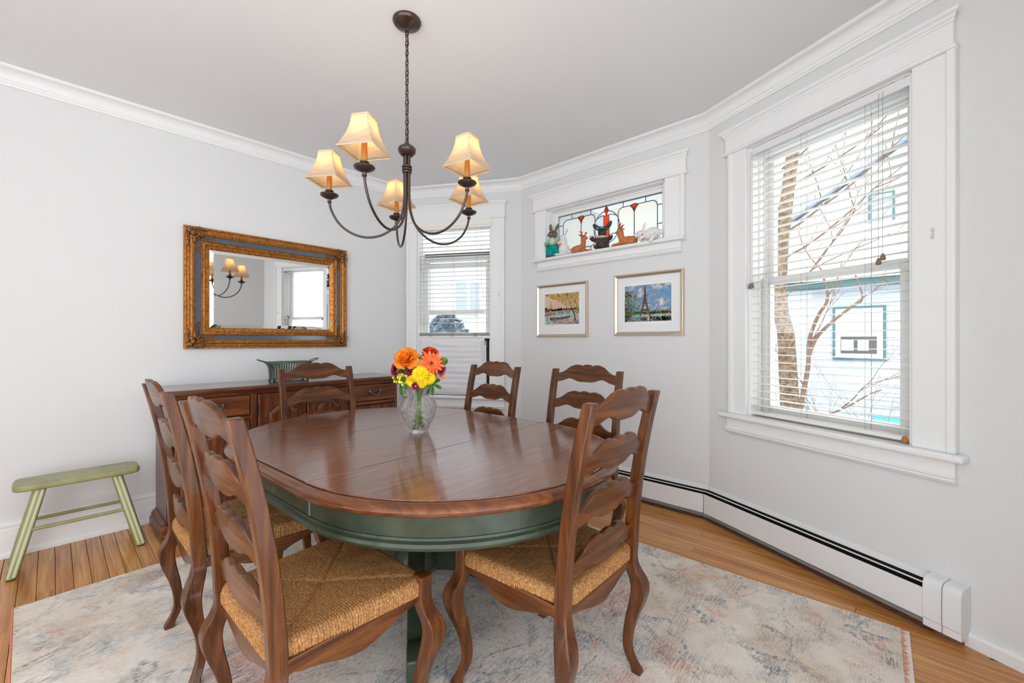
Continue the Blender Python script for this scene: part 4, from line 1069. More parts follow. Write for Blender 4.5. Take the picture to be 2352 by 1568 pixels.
mum('largest yellow chrysanthemum in the middle of the bouquet', 0.024, 1.062, 0.075, (0.0, 1.0, 0.35), 0.040, 'f_yel')
mum('yellow chrysanthemum below the orange gerbera', 0.062, 1.040, 0.060, (0.5, 0.9, 0.1), 0.034, 'f_yel')
mum('yellow chrysanthemum low over the front rim of the vase', 0.030, 1.022, 0.078, (0.1, 1.0, -0.1), 0.030, 'f_yel')
mum('yellow chrysanthemum beside the burgundy bloom at the rim', -0.016, 1.024, 0.074, (-0.2, 1.0, -0.1), 0.030, 'f_yel')
alst('pale yellow alstroemeria at the far left of the bouquet', -0.088, 1.042, 0.030, (-0.7, 0.6, 0.1), 0.038)
alst('pale yellow alstroemeria left of the burgundy bloom', -0.056, 1.034, 0.055, (-0.3, 0.9, 0.0), 0.034)
mum('burgundy chrysanthemum sticking out at the far left', -0.106, 1.076, 0.022, (-0.9, 0.6, 0.2), 0.042, 'f_burg', 'f_eye', n=14)
mum('dark burgundy bloom below the large orange rose', -0.034, 1.064, 0.066, (-0.1, 1.0, 0.1), 0.022, 'f_burg', 'f_eye', n=12)
mum('small burgundy bloom hanging over the vase rim', 0.004, 1.004, 0.084, (0.0, 1.0, -0.2), 0.020, 'f_burg', n=12)
mum('burgundy bloom at the right edge of the bouquet', 0.112, 1.080, 0.02, (0.9, 0.5, 0.2), 0.034, 'f_burg', 'f_eye', n=12)
mum('small coral carnation at the lower right of the bouquet', 0.114, 1.048, 0.02, (0.8, 0.6, 0.1), 0.022, 'f_coral', 'f_gerb', 'carnation', 12)
pod('ridged green seed pod at the right edge of the bouquet', 0.128, 1.118, 0.01, (0.6, 0.8, 0.2), 0.018)
pod('green seed pod between the orange rose and the gerbera', 0.026, 1.132, 0.03, (0.0, 0.7, 0.7), 0.020)
pod('half hidden green seed pod behind the gerbera', 0.108, 1.124, -0.01, (0.4, 0.6, 0.5), 0.014)
leafy('broad green leaves at the lower left of the bouquet', -0.072, 1.008, 0.05, (-0.6, 0.8, -0.3), 0.055, 0.026, 4)
leafy('dark green foliage at the lower right of the bouquet', 0.070, 1.012, 0.045, (0.7, 0.7, 0.2), 0.055, 0.018, 7)
leafy('dark green leaves under the large orange rose', -0.05, 1.06, 0.0, (-0.4, 0.6, 0.4), 0.065, 0.024, 7)
leafy('dark green leaves behind the yellow chrysanthemums', 0.06, 1.075, 0.01, (0.4, 0.5, 0.6), 0.06, 0.024, 7)
leafy('dark green foliage in the middle of the bouquet', 0.0, 1.06, 0.0, (0.0, 0.5, 0.8), 0.08, 0.028, 10)
# ================================================================ FRAMED PICTURES (flat prints on the wall)
M['champagne'] = paint('champagne_frame', srgb(214,198,178), 0.28, 0.5, metal=0.75)
M['mat'] = paint('mat_board', srgb(238,238,238), 0.9, 0.1)
M['ink'] = paint('pencil_line', srgb(120,120,124), 0.9)
def sky_mat(name, stops, sc, loc=(0,0,0)):
    t = NT(name); n = t.noise(t.coord((1,1,1.5), loc=loc), sc, 7, 0.62, 0.6); t.set(Base_Color=t.ramp(n, stops), Roughness=0.6, Specular_IOR_Level=0.2); return t.m
def dab(name, a, b, sc=60):
    t = NT(name); n = t.noise(t.coord(), sc, 4, 0.6); t.set(Base_Color=t.ramp(n, [(0.35, a), (0.65, b)]), Roughness=0.6, Specular_IOR_Level=0.2); return t.m
M['a_sky'] = sky_mat('print_blue_sky', [(0.30, srgb(44,124,190)), (0.42, srgb(110,160,200)), (0.52, srgb(136,150,176)), (0.60, srgb(196,200,206)), (0.72, srgb(236,224,214))], 14)
M['a_iron'] = dab('print_tower', srgb(56,44,42), srgb(130,98,78), 160)
M['a_green'] = dab('print_trees', srgb(46,92,36), srgb(120,160,62), 120)
M['a_leaf'] = dab('print_foliage', srgb(60,78,44), srgb(170,176,120), 200)
M['a_bank'] = dab('print_bank', srgb(150,140,128), srgb(210,204,196), 80)
M['a_water'] = dab('print_water', srgb(48,84,92), srgb(150,168,172), 90)
M['a_teal'] = dab('print_teal', srgb(30,140,140), srgb(80,190,184), 80)
M['a_dark'] = dab('print_dark', srgb(36,34,40), srgb(86,78,76), 140)
M['a_peach'] = sky_mat('print_peach_sky', [(0.3, srgb(214,170,140)), (0.5, srgb(226,190,168)), (0.7, srgb(220,200,160))], 10)
M['a_gold'] = dab('print_gold_leaves', srgb(214,140,36), srgb(246,206,92), 160)
M['a_gold2'] = dab('print_olive_leaves', srgb(150,140,60), srgb(220,190,90), 160)
M['a_stone'] = dab('print_stone', srgb(120,84,76), srgb(196,168,150), 120)
M['a_river'] = dab('print_river', srgb(130,160,158), srgb(196,212,204), 60)
M['a_quay'] = dab('print_quay', srgb(176,150,128), srgb(226,206,186), 90)
M['a_path'] = dab('print_path', srgb(110,112,122), srgb(168,168,170), 70)
M['a_red'] = dab('print_red', srgb(160,40,30), srgb(206,90,50), 70)
def picture(label, sc_, zc, w, h, iw, ih, ix, iz, scene):
    p = thing('framed_picture', label, 'picture', P1 + Vector((sc_, -0.002, zc)), 0, 'framed prints under the high window')
    prof = [(0, 0), (0, 0.016), (0.004, 0.022), (0.010, 0.023), (0.020, 0.016), (0.025, 0.0125), (0.028, 0.012), (0.028, 0.0)]
    rings = [[(cx*(w/2-i), -d, cz*(h/2-i)) for i, d in prof] for cx, cz in ((-1,-1), (1,-1), (1,1), (-1,1))]
    MB().loft(rings, True, False, True).build('frame', M['champagne'], p, True, ang=25)
    MB().box(-w/2+0.02, w/2-0.02, -0.006, 0, -h/2+0.02, h/2-0.02).build('mat_board', M['mat'], p)
    x0 = -iw/2+ix; z0 = -ih/2+iz
    MB().box(x0-0.008, x0+iw+0.008, -0.0068, -0.006, z0-0.022, z0+ih+0.008).build('paper', M['slat'], p)
    pr = MB().box(x0, x0+iw, -0.0074, -0.0068, z0, z0+ih).build('print', M[scene['sky']], p)
    cnt = [0]
    def sh(poly, mat, lay=None):
        cnt[0] += 1; d = 0.0074+0.00012*cnt[0]
        MB().prism([(x0+iw*u, z0+ih*v) for u, v in poly], 'y', -d, -d+0.00012).build('printed_shape', M[mat], pr)
    def dabs(n, fn, size, mat):
        cnt[0] += 1; d = 0.0074+0.00012*cnt[0]; m = MB(); rr = random.Random(n+cnt[0])
        for _ in range(n):
            u, v = fn(rr); s_ = size*rr.uniform(0.5, 1.3); a = rr.uniform(0, PI)
            pts = [(min(1, max(0, u+s_*math.cos(a+q_)*k_)), min(1, max(0, v+s_*1.2*math.sin(a+q_)*k_))) for q_, k_ in ((0, 1), (1.2, 0.5), (PI, 1), (PI+1.2, 0.5))]
            m.add([(x0+iw*u_, -d, z0+ih*v_) for u_, v_ in pts], [(0,1,2,3)])
        m.build('printed_dabs', M[mat], pr)
    scene['draw'](sh, dabs)
    sx = x0
    MB().tube([(sx+0.002+i*0.0016, -0.007, z0-0.013+0.0022*math.sin(i*1.9)+0.001*math.sin(i*0.7)) for i in range(scene['sig'])], 0.00035, 4).build('signature', M['ink'], p)
    return p
def tower(sh, cx, zb, zt, w, mat):
    H_ = zt-zb; X = lambda o: cx+o*w
    sh([(X(-1), zb), (X(-0.78), zb), (X(-0.60), zb+H_*0.11), (X(-0.45), zb+H_*0.165), (X(-0.66), zb+H_*0.215), (X(-0.74), zb+H_*0.19)], mat)
    sh([(X(1), zb), (X(0.74), zb+H_*0.19), (X(0.66), zb+H_*0.215), (X(0.45), zb+H_*0.165), (X(0.60), zb+H_*0.11), (X(0.78), zb)], mat)
    sh([(X(-0.45), zb+H_*0.165), (X(-0.2), zb+H_*0.19), (X(0.2), zb+H_*0.19), (X(0.45), zb+H_*0.165), (X(0.72), zb+H_*0.2), (X(0.72), zb+H_*0.25), (X(-0.72), zb+H_*0.25), (X(-0.72), zb+H_*0.2)], mat)
    sh([(X(-0.62), zb+H_*0.25), (X(-0.32), zb+H_*0.25), (X(-0.16), zb+H_*0.36), (X(-0.16), zb+H_*0.42), (X(-0.40), zb+H_*0.42)], mat)
    sh([(X(0.62), zb+H_*0.25), (X(0.40), zb+H_*0.42), (X(0.16), zb+H_*0.42), (X(0.16), zb+H_*0.36), (X(0.32), zb+H_*0.25)], mat)
    sh([(X(-0.42), zb+H_*0.41), (X(0.42), zb+H_*0.41), (X(0.42), zb+H_*0.45), (X(0.30), zb+H_*0.47), (X(0.20), zb+H_*0.65), (X(0.13), zb+H_*0.85), (X(0.15), zb+H_*0.87), (X(0.10), zb+H_*0.92), (X(0.03), zb+H_), (X(-0.03), zb+H_), (X(-0.10), zb+H_*0.92), (X(-0.15), zb+H_*0.87), (X(-0.13), zb+H_*0.85), (X(-0.20), zb+H_*0.65), (X(-0.30), zb+H_*0.47), (X(-0.42), zb+H_*0.45)], mat)
def draw_blue(sh, dabs):
    sh([(0, 0.2), (1, 0.2), (1, 0.30), (0.8, 0.29), (0.6, 0.27), (0.4, 0.27), (0.2, 0.28), (0, 0.28)], 'a_stone')
    dabs(420, lambda r: (r.uniform(0, 1), r.gauss(0.235, 0.028)), 0.018, 'a_green')
    sh([(0, 0), (1, 0), (1, 0.18), (0.6, 0.175), (0.3, 0.17), (0, 0.16)], 'a_water')
    sh([(0.12, 0.12), (0.36, 0.13), (1, 0.13), (1, 0.185), (0.36, 0.185), (0.12, 0.16)], 'a_bank')
    sh([(0.14, 0.05), (0.34, 0.06), (0.34, 0.10), (0.14, 0.085)], 'a_teal')
    tower(sh, 0.452, 0.13, 0.975, 0.125, 'a_iron')
    sh([(0.5, 0.02), (0.55, 0.02), (0.545, 0.14), (0.51, 0.14)], 'a_quay'); sh([(0.34, 0.06), (0.48, 0.02), (0.5, 0.06), (0.42, 0.10)], 'a_dark')
    dabs(60, lambda r: (r.uniform(0.58, 1.0), r.uniform(0.02, 0.12)), 0.03, 'a_dark')
    dabs(620, lambda r: ((lambda v: (abs(r.gauss(0, 0.085 + 0.10*math.sin(PI*min(1, max(0, (v-0.1)/0.8))))), v))(r.uniform(0.0, 0.86))), 0.017, 'a_leaf')
    dabs(160, lambda r: (abs(r.gauss(0.0, 0.07)), r.uniform(0, 0.5)), 0.016, 'a_dark')
    dabs(140, lambda r: (abs(r.gauss(0.12, 0.09)), r.uniform(0.2, 0.75)), 0.014, 'a_green')
def draw_gold(sh, dabs):
    tower(sh, 0.19, 0.49, 0.775, 0.045, 'a_stone')
    dabs(260, lambda r: (r.uniform(0, 1), r.gauss(0.47, 0.022)), 0.03, 'a_leaf')
    sh([(0, 0.30), (1, 0.33), (1, 0.45), (0.7, 0.455), (0.3, 0.44), (0, 0.42)], 'a_stone')
    for cx in (0.33, 0.58, 0.82): sh([(cx-0.09, 0.345)] + [(cx-0.085*math.cos(a), 0.345+0.06*math.sin(a)) for a in [PI*k/8 for k in range(1, 8)]] + [(cx+0.09, 0.345)], 'a_river')
    for cx in (0.28, 0.52): sh([(cx-0.02, 0.32), (cx+0.05, 0.335), (cx+0.03, 0.385), (cx, 0.37)], 'a_dark')
    sh([(0, 0), (1, 0), (1, 0.34), (0.6, 0.345), (0.3, 0.33), (0, 0.28)], 'a_river')
    sh([(0, 0.28), (0.3, 0.33), (0.3, 0.345), (0, 0.325)], 'a_red')
    sh([(0.08, 0), (1, 0), (1, 0.28), (0.82, 0.25), (0.62, 0.14), (0.3, 0.05)], 'a_quay'); sh([(0.62, 0), (1, 0), (1, 0.13), (0.85, 0.13)], 'a_path')
    sh([(0.15, 0.19), (0.19, 0.13), (0.44, 0.145), (0.74, 0.21), (0.76, 0.265), (0.62, 0.235), (0.3, 0.22), (0.16, 0.225)], 'a_dark')
    sh([(0.22, 0.17), (0.30, 0.175), (0.30, 0.195), (0.22, 0.195)], 'a_teal'); sh([(0.2, 0.2), (0.3, 0.2), (0.3, 0.235), (0.2, 0.235)], 'a_red'); sh([(0.6, 0.225), (0.68, 0.245), (0.66, 0.27), (0.6, 0.26)], 'a_teal')
    dabs(120, lambda r: (r.uniform(0.25, 0.75), r.uniform(0.02, 0.2)), 0.02, 'a_stone')
    sh([(0.88, 0.12), (0.92, 0.13), (0.885, 0.32), (0.82, 0.52), (0.78, 0.64), (0.70, 0.80), (0.66, 0.92), (0.645, 0.91), (0.72, 0.72), (0.79, 0.52), (0.86, 0.30)], 'a_dark')
    sh([(1.0, 0.4), (0.97, 0.56), (0.9, 0.70), (0.82, 0.82), (0.83, 0.80), (0.91, 0.66), (0.955, 0.55), (0.98, 0.38)], 'a_dark')
    fn = lambda r: ((lambda v: (min(1, max(0.02, r.uniform(0.95-1.0*max(0, (v-0.42)/0.58), 1.0))), v))(1-abs(r.gauss(0, 0.22))))
    dabs(520, fn, 0.02, 'a_gold'); dabs(320, fn, 0.018, 'a_gold2'); dabs(160, lambda r: (r.uniform(0.55, 1), r.uniform(0.45, 1)), 0.014, 'a_peach')
    dabs(60, lambda r: (r.gauss(0.05, 0.03), r.uniform(0.42, 0.55)), 0.02, 'a_leaf')
picture('print of a golden autumn river with a small tower, left of the pair', 0.477, 1.484, 0.545, 0.470, 0.367, 0.274, 0.0, 0.012, dict(sky='a_peach', draw=draw_gold, sig=70))
picture('print of a tall tower under a blue cloudy sky, right of the pair', 1.270, 1.494, 0.547, 0.475, 0.366, 0.276, -0.002, 0.006, dict(sky='a_sky', draw=draw_blue, sig=40))
# ================================================================ FIGURINES on the high sill
def fmat(name, a, b, rough=0.5, sc=40): return dab(name, a, b, sc)
M['g_fur'] = fmat('grey_brown_glaze', srgb(98,86,76), srgb(132,118,104)); M['w_fur'] = fmat('white_bisque', srgb(226,224,220), srgb(242,240,238))
M['teal'] = fmat('teal_glaze', srgb(0,138,132), srgb(10,160,150)); M['mint'] = fmat('mint_glaze', srgb(120,190,160), srgb(160,210,184))
M['salmon'] = fmat('salmon_glaze', srgb(226,96,84), srgb(240,136,116)); M['fawn'] = fmat('fawn_rubber', srgb(186,112,66), srgb(206,134,86)); M['antler'] = fmat('red_antler', srgb(206,60,36), srgb(226,90,50))
M['cocoa'] = fmat('dark_cocoa_glaze', srgb(58,50,48), srgb(88,76,70)); M['cream'] = fmat('cream_glaze', srgb(210,200,170), srgb(230,220,196)); M['pinkish'] = fmat('pink_glaze', srgb(222,160,160), srgb(236,190,184))
M['eye'] = paint('glazed_eye', srgb(20,18,18), 0.1, 0.6)
SILL = 1.9555; FG = 'ornaments lined up on the high window sill'
def fig(name, label, cat, s, d, rz): return thing(name, label, cat, P1 + Vector((s, -d, SILL)), rz, FG)
def ax(d): return Vector((0,0,1)).rotation_difference(Vector(d).normalized()).to_matrix()
RMS = 0.0035
def ear(m, base, d, L, w, th=0.35): 
    b = Vector(base); dv = Vector(d).normalized(); m.ell(b+dv*L/2, (w, w*th, L/2), ax(dv), 14, 10)
# 1 grey rabbit in a mint jacket and teal trousers  (local -y faces the room)
f1 = fig('rabbit_figurine', 'grey rabbit figurine in mint jacket and teal trousers', 'figurine', 0.392, 0.012, R(8)); f1.scale = (1.22, 1.15, 1.04)
m = MB(); m.ell((-0.026, 0.0, 0.055), (0.036, 0.034, 0.058)); m.ell((0.026, 0.0, 0.055), (0.036, 0.034, 0.058)); m.ell((0, 0, 0.085), (0.048, 0.038, 0.035)); m.build('trousers', M['teal'], f1, remesh=RMS)
m = MB(); m.ell((0, 0, 0.135), (0.040, 0.032, 0.042)); m.tube([(-0.036, 0, 0.155), (-0.056, -0.015, 0.125), (-0.040, -0.034, 0.10)], 0.014, 10); m.tube([(0.036, 0, 0.155), (0.060, -0.012, 0.128), (0.056, -0.036, 0.105)], 0.014, 10); m.build('jacket', M['mint'], f1, remesh=RMS)
m = MB(); m.ell((0, -0.016, 0.135), (0.022, 0.022, 0.036)); m.build('shirt', M['cream'], f1, True)
m = MB(); m.ell((0, -0.004, 0.200), (0.034, 0.036, 0.034)); m.ell((-0.014, -0.034, 0.188), (0.018, 0.018, 0.015)); m.ell((0.010, -0.034, 0.188), (0.018, 0.018, 0.015)); ear(m, (-0.020, 0, 0.225), (-0.12, 0.1, 1), 0.072, 0.014, 0.5); ear(m, (0.018, 0, 0.225), (0.3, 0.1, 0.9), 0.068, 0.014, 0.5); m.ell((0, 0, 0.172), (0.02, 0.02, 0.02))
m.build('rabbit_head', M['g_fur'], f1, remesh=RMS)
for sx in (-1, 1):
    MB().ell((sx*0.030, -0.030, 0.0092), (0.016, 0.026, 0.009), None, 14, 8).build('foot', M['g_fur'], f1, True)
    MB().ell((-0.040, -0.036, 0.098) if sx < 0 else (0.056, -0.040, 0.102), 0.011, None, 12, 8).build('paw', M['g_fur'], f1, True)
for x in (-0.016, 0.014): MB().ell((x, -0.036, 0.210), 0.005, None, 8, 6).build('eye', M['eye'], f1, True)
# 2 white rabbit hugging a salmon egg
f2 = fig('rabbit_figurine', 'white rabbit figurine hugging a salmon coloured egg', 'figurine', 0.515, 0.02, R(-70))
m = MB(); m.ell((0, 0.0, 0.052), (0.044, 0.050, 0.054)); m.ell((0, -0.006, 0.12), (0.030, 0.032, 0.04)); m.ell((0, -0.012, 0.160), (0.024, 0.030, 0.024)); ear(m, (-0.012, 0.006, 0.175), (-0.1, 0.35, 1), 0.068, 0.011, 0.5); ear(m, (0.012, 0.006, 0.175), (0.1, 0.45, 1), 0.068, 0.011, 0.5)
m.ell((0.026, -0.05, 0.010), (0.015, 0.034, 0.010)); m.ell((-0.026, -0.05, 0.010), (0.015, 0.034, 0.010)); m.tube([(0.028, -0.01, 0.13), (0.036, -0.035, 0.108), (0.016, -0.052, 0.108)], 0.010, 8); m.tube([(-0.028, -0.01, 0.13), (-0.036, -0.035, 0.108), (-0.016, -0.052, 0.108)], 0.010, 8); m.ell((0, 0.05, 0.03), 0.016)
m.build('rabbit_body', M['w_fur'], f2, remesh=RMS)
MB().ell((0, -0.036, 0.112), (0.028, 0.026, 0.036), None, 20, 14).build('egg', M['salmon'], f2, True)
for x in (-0.02, 0.02): MB().ell((x, -0.028, 0.168), 0.0035, None, 8, 6).build('eye', M['eye'], f2, True)
# deer
def deer(label, s, rz, sc_, antl):
    f_ = fig('deer_figurine', label, 'figurine', s, 0.018, rz)
    S = lambda *p: tuple(v*sc_ for v in p)
    m = MB(); m.ell(S(0.02, 0, 0.036), S(0.066, 0.036, 0.036)); m.ell(S(0.06, 0, 0.034), S(0.034, 0.040, 0.034)); m.tube([S(-0.026, 0, 0.045), S(-0.034, 0, 0.08), S(-0.036, 0, 0.112)], [0.028*sc_, 0.022*sc_, 0.020*sc_], 12)
    m.ell(S(-0.044, 0, 0.122), S(0.026, 0.021, 0.021)); m.ell(S(-0.066, 0, 0.112), S(0.019, 0.012, 0.012)); ear(m, S(-0.034, -0.016, 0.132), (0.25, -0.8, 0.4), 0.034*sc_, 0.010*sc_, 0.5); ear(m, S(-0.034, 0.016, 0.132), (0.25, 0.8, 0.4), 0.034*sc_, 0.010*sc_, 0.5)
    m.tube([S(-0.02, -0.022, 0.03), S(-0.055, -0.028, 0.014), S(-0.092, -0.026, 0.010)], 0.011*sc_, 8); m.tube([S(-0.02, 0.022, 0.03), S(-0.050, 0.028, 0.014), S(-0.080, 0.026, 0.010)], 0.011*sc_, 8); m.ell(S(0.046, -0.036, 0.018), S(0.036, 0.012, 0.016)); m.ell(S(0.092, 0, 0.040), S(0.012, 0.008, 0.01))
    m.build('deer_body', M['fawn'], f_, remesh=RMS)
    for sy in (-1, 1):
        a = MB(); a.tube([S(-0.036, sy*0.010, 0.138), S(-0.034, sy*0.022, 0.156), S(-0.040, sy*0.032, 0.176)], [0.0055*sc_, 0.005*sc_, 0.003*sc_], 7); a.tube([S(-0.035, sy*0.018, 0.150), S(-0.052, sy*0.026, 0.166)], [0.0045*sc_, 0.0025*sc_], 6); a.tube([S(-0.036, sy*0.024, 0.160), S(-0.022, sy*0.034, 0.176)], [0.0045*sc_, 0.0025*sc_], 6)
        a.build('antler', M['antler'], f_, True)
        MB().ell(S(-0.056, sy*0.0165, 0.128), 0.0042*sc_, None, 8, 6).build('eye', M['eye'], f_, True)
        MB().ell(S(-0.094+0.012*(sy > 0), sy*0.026, 0.009), S(0.014, 0.010, 0.0088), None, 10, 6).build('hoof', M['antler'], f_, True)
    return f_
deer('spotted fawn figurine with red antlers beside the white rabbit', 0.680, R(168), 1.0, 1)
# 4 dark rabbit in a flowered teal hat
f4 = fig('rabbit_figurine', 'dark brown rabbit figurine wearing a flowered teal hat', 'figurine', 0.890, 0.016, R(18))
m = MB(); m.ell((0, 0, 0.058), (0.056, 0.044, 0.058)); m.ell((0, -0.006, 0.135), (0.036, 0.035, 0.034)); m.ell((0, -0.034, 0.126), (0.024, 0.018, 0.017)); ear(m, (-0.022, 0.008, 0.158), (-0.75, 0.1, 0.75), 0.086, 0.020, 0.4); ear(m, (0.024, 0.008, 0.158), (0.55, 0.1, 0.85), 0.088, 0.020, 0.4)
m.tube([(-0.045, -0.01, 0.075), (-0.072, -0.03, 0.08), (-0.082, -0.042, 0.098)], [0.017, 0.017, 0.020], 10); m.tube([(0.045, -0.01, 0.075), (0.070, -0.03, 0.08), (0.076, -0.044, 0.098)], [0.017, 0.017, 0.020], 10); m.ell((-0.042, -0.04, 0.018), (0.022, 0.036, 0.018)); m.ell((0.042, -0.04, 0.018), (0.022, 0.036, 0.018))
m.build('rabbit_body', M['cocoa'], f4, remesh=RMS)
MB().ell((0, -0.008, 0.098), (0.040, 0.040, 0.014), None, 20, 10).build('collar', M['cream'], f4, True)
MB().lathe([(0.046, 0.0), (0.050, 0.004), (0.034, 0.010), (0.030, 0.022), (0.012, 0.030)], 24, (0, -0.008, 0.158)).build('hat', M['teal'], f4, True)
for i in range(9):
    a = 2*PI*i/9; MB().ell((0.036*math.cos(a), -0.008+0.036*math.sin(a), 0.174), 0.009, None, 8, 6).build('hat_flower', M['pinkish' if i % 2 else 'f_burg'], f4, True)
for x in (-0.083, 0.077): MB().ell((x, -0.058, 0.100), (0.010, 0.006, 0.010), None, 10, 6).build('paw_pad', M['pinkish'], f4, True)
for x in (-0.014, 0.014): MB().ell((x, -0.040, 0.144), 0.0045, None, 8, 6).build('eye', M['eye'], f4, True)
MB().ell((-0.05, -0.03, 0.112), (0.014, 0.006, 0.008), None, 8, 6).build('bow', M['pinkish'], f4, True)
deer('plain fawn figurine facing left beside the dark rabbit', 1.095, R(8), 1.0, 1)
# 6 white rabbit lying with a leg over the edge
f6 = fig('rabbit_figurine', 'white rabbit figurine lying with one leg over the sill edge', 'figurine', 1.285, 0.026, R(6))
m = MB(); m.ell((0.025, 0, 0.056), (0.066, 0.040, 0.046), ax((-0.15, 0, 1))); m.ell((-0.052, -0.006, 0.062), (0.036, 0.030, 0.030)); m.ell((-0.082, -0.018, 0.052), (0.018, 0.018, 0.016)); ear(m, (-0.044, 0.004, 0.082), (0.25, 0.1, 1), 0.068, 0.013, 0.45); ear(m, (-0.060, -0.012, 0.084), (-0.6, -0.5, -0.55), 0.062, 0.012, 0.45)
m.tube([(-0.03, -0.02, 0.04), (-0.048, -0.045, 0.018), (-0.054, -0.058, 0.010)], [0.016, 0.013, 0.012], 8); m.tube([(0.055, -0.02, 0.04), (0.050, -0.058, 0.016), (0.034, -0.070, -0.018)], [0.022, 0.016, 0.011], 8); m.ell((0.095, 0.004, 0.060), 0.018); m.ell((0.05, 0.02, 0.022), (0.04, 0.02, 0.022)); m.ell((-0.02, 0.02, 0.016), (0.05, 0.02, 0.016))
m.build('rabbit_body', M['w_fur'], f6, remesh=RMS)
MB().tube([(-0.046+0.0, 0.028*math.cos(a), 0.052+0.030*math.sin(a)) for a in [2*PI*k/16 for k in range(16)]], 0.004, 6, loop=True).build('ribbon', M['candle'], f6, True)
for p in ((-0.070, -0.033, 0.064), (-0.086, -0.03, 0.064)): MB().ell(p, 0.0035, None, 8, 6).build('eye', M['eye'], f6, True)
MB().ell((-0.034, -0.036, 0.05), (0.010, 0.006, 0.008), None, 8, 6).build('bow', M['salmon'], f6, True)
# ================================================================ OUTSIDE
M['snow'] = paint('snow', srgb(214,218,224), 0.9, 0.1, 0.02)
gr = MB().box(-22, 30, 3.6, 45, -1.2, -1.0).build('ground', M['snow']); gr['kind'] = 'structure'
M['siding'] = paint('pale_blue_siding', srgb(204,211,218), 0.6, 0.2)
M['siding_w'] = paint('white_siding', srgb(200,204,208), 0.6, 0.2)
M['teal_trim'] = paint('grey_teal_trim', srgb(88,124,124), 0.6)
M['dusk'] = paint('dim_interior', srgb(84,84,80), 0.4, 0.4)
M['roof'] = paint('blue_grey_shingle', srgb(170,182,196), 0.8)
M['bark'] = dab('tree_bark', srgb(84,68,54), srgb(158,134,106), 24)
M['twig'] = paint('pale_twig', srgb(124,100,80), 0.8)
nh = thing('neighbor_house', 'pale blue sided house with a teal trimmed window, beyond the large window', 'house', (3.2, 9.0, -1.0))
MB().box(-5.5, 6.5, 0.02, 5, 0, 3.12).build('house_wall', M['siding'], nh)
cb = MB().prism([(0.02, 0.0), (-0.022, 0.0), (0.0, 0.128), (0.02, 0.128)], 'x', -5.5, 6.5).mesh('clapboard'); cb.materials.append(M['siding'])
for i in range(24): put('clapboard', cb, None, nh, loc=(0, 0, 0.126*i))
MB().box(-5.7, 6.7, -0.30, 0.05, 3.10, 3.20).build('fascia', M['teal_trim'], nh)
MB().prism([(-0.40, 3.20), (2.5, 4.5), (5.4, 3.20), (5.4, 3.30), (2.5, 4.65), (-0.40, 3.30)], 'x', -5.8, 6.8).build('roof', M['snow'], nh)
wz0, wz1, wx0, wx1 = 1.95, 2.72, -0.26, 0.30
MB().box(wx0-0.06, wx1+0.06, -0.05, 0.0, wz0-0.06, wz1+0.06).build('window_trim', M['teal_trim'], nh)
MB().box(wx0-0.02, wx1+0.02, -0.075, -0.02, wz0-0.02, wz1+0.02).build('window_frame', M['trim'], nh)
MB().box(wx0+0.05, wx1-0.05, -0.08, -0.04, wz0+0.05, wz0+0.33).build('lower_pane', M['dusk'], nh); MB().box(wx0+0.05, wx1-0.05, -0.08, -0.04, wz0+0.37, wz1-0.05).build('upper_pane', M['siding_w'], nh)
for a, b in ((0.06, 0.22), (0.27, 0.41)): MB().box(wx0+a, wx0+b, -0.085, -0.06, wz0+0.10, wz0+0.27).build('paper_card', M['snow'], nh)
fh = thing('far_house', 'white far house with a blue grey roof, behind the bare branches', 'house', (5.0, 22.0, -1.0))
MB().box(-6, 5, 0, 8, 0, 6.6).build('house_wall', M['siding_w'], fh)
MB().prism([(-6.4, 6.4), (-0.5, 10.2), (5.4, 6.4), (5.4, 6.9), (-0.5, 10.8), (-6.4, 6.9)], 'y', -0.4, 8.4).build('roof', M['roof'], fh)
MB().prism([(-6.0, 6.5), (-0.5, 10.1), (5.0, 6.5)], 'y', 0, 0.3).build('gable', M['siding_w'], fh)
for xx in (-4.2, -2.2, 0.2, 2.4):
    for zz in (4.2, 6.6):
        if zz > 6 and abs(xx+0.5) > 2.5: continue
        w_ = MB().box(xx, xx+0.8, -0.06, 0.02, zz, zz+1.4).build('window', M['teal_trim'], fh); MB().box(xx+0.08, xx+0.72, -0.09, -0.05, zz+0.08, zz+1.32).build('pane', M['roof'], w_)
lh = thing('side_house', 'white house with grey windows, beyond the narrow window', 'house', (-3.6, 7.0, -1.0))
MB().box(-5, 0, -4.2, 6, 0, 6.4).build('house_wall', M['siding_w'], lh)
for yy, zz in ((-0.92, 2.9), (-0.50, 2.9), (0.6, 2.9)):
    w_ = MB().box(-0.02, 0.05, yy-0.05, yy+0.35, zz-0.08, zz+0.73).build('window', M['trim'], lh); MB().box(0.02, 0.07, yy, yy+0.30, zz, zz+0.31).build('pane', M['roof'], w_); MB().box(0.02, 0.07, yy, yy+0.30, zz+0.36, zz+0.66).build('pane', M['roof'], w_)
sh_ = thing('shrub', 'dark grey green rounded shrub outside the narrow window', 'shrub', (-1.6, 4.25, -1.0))
m = MB(); rr = random.Random(5)
for i in range(900):
    a = rr.uniform(0, 2*PI); b = math.acos(rr.uniform(-1, 1)); q_ = Vector((0.42*math.sin(b)*math.cos(a), 0.42*math.sin(b)*math.sin(a), 1.82+0.8*math.cos(b)))
    n_ = Vector((rr.uniform(-1,1), rr.uniform(-1,1), rr.uniform(-1,1))).normalized(); u_ = n_.orthogonal().normalized()*0.07; v_ = n_.cross(u_).normalized()*0.035
    m.add([q_-u_, q_-v_, q_+u_, q_+v_], [(0,1,2,3)])
m.ell((0,0,1.82), (0.38, 0.38, 0.75))
M['shrub'] = dab('shrub_leaves', srgb(74,92,106), srgb(120,138,150), 12)
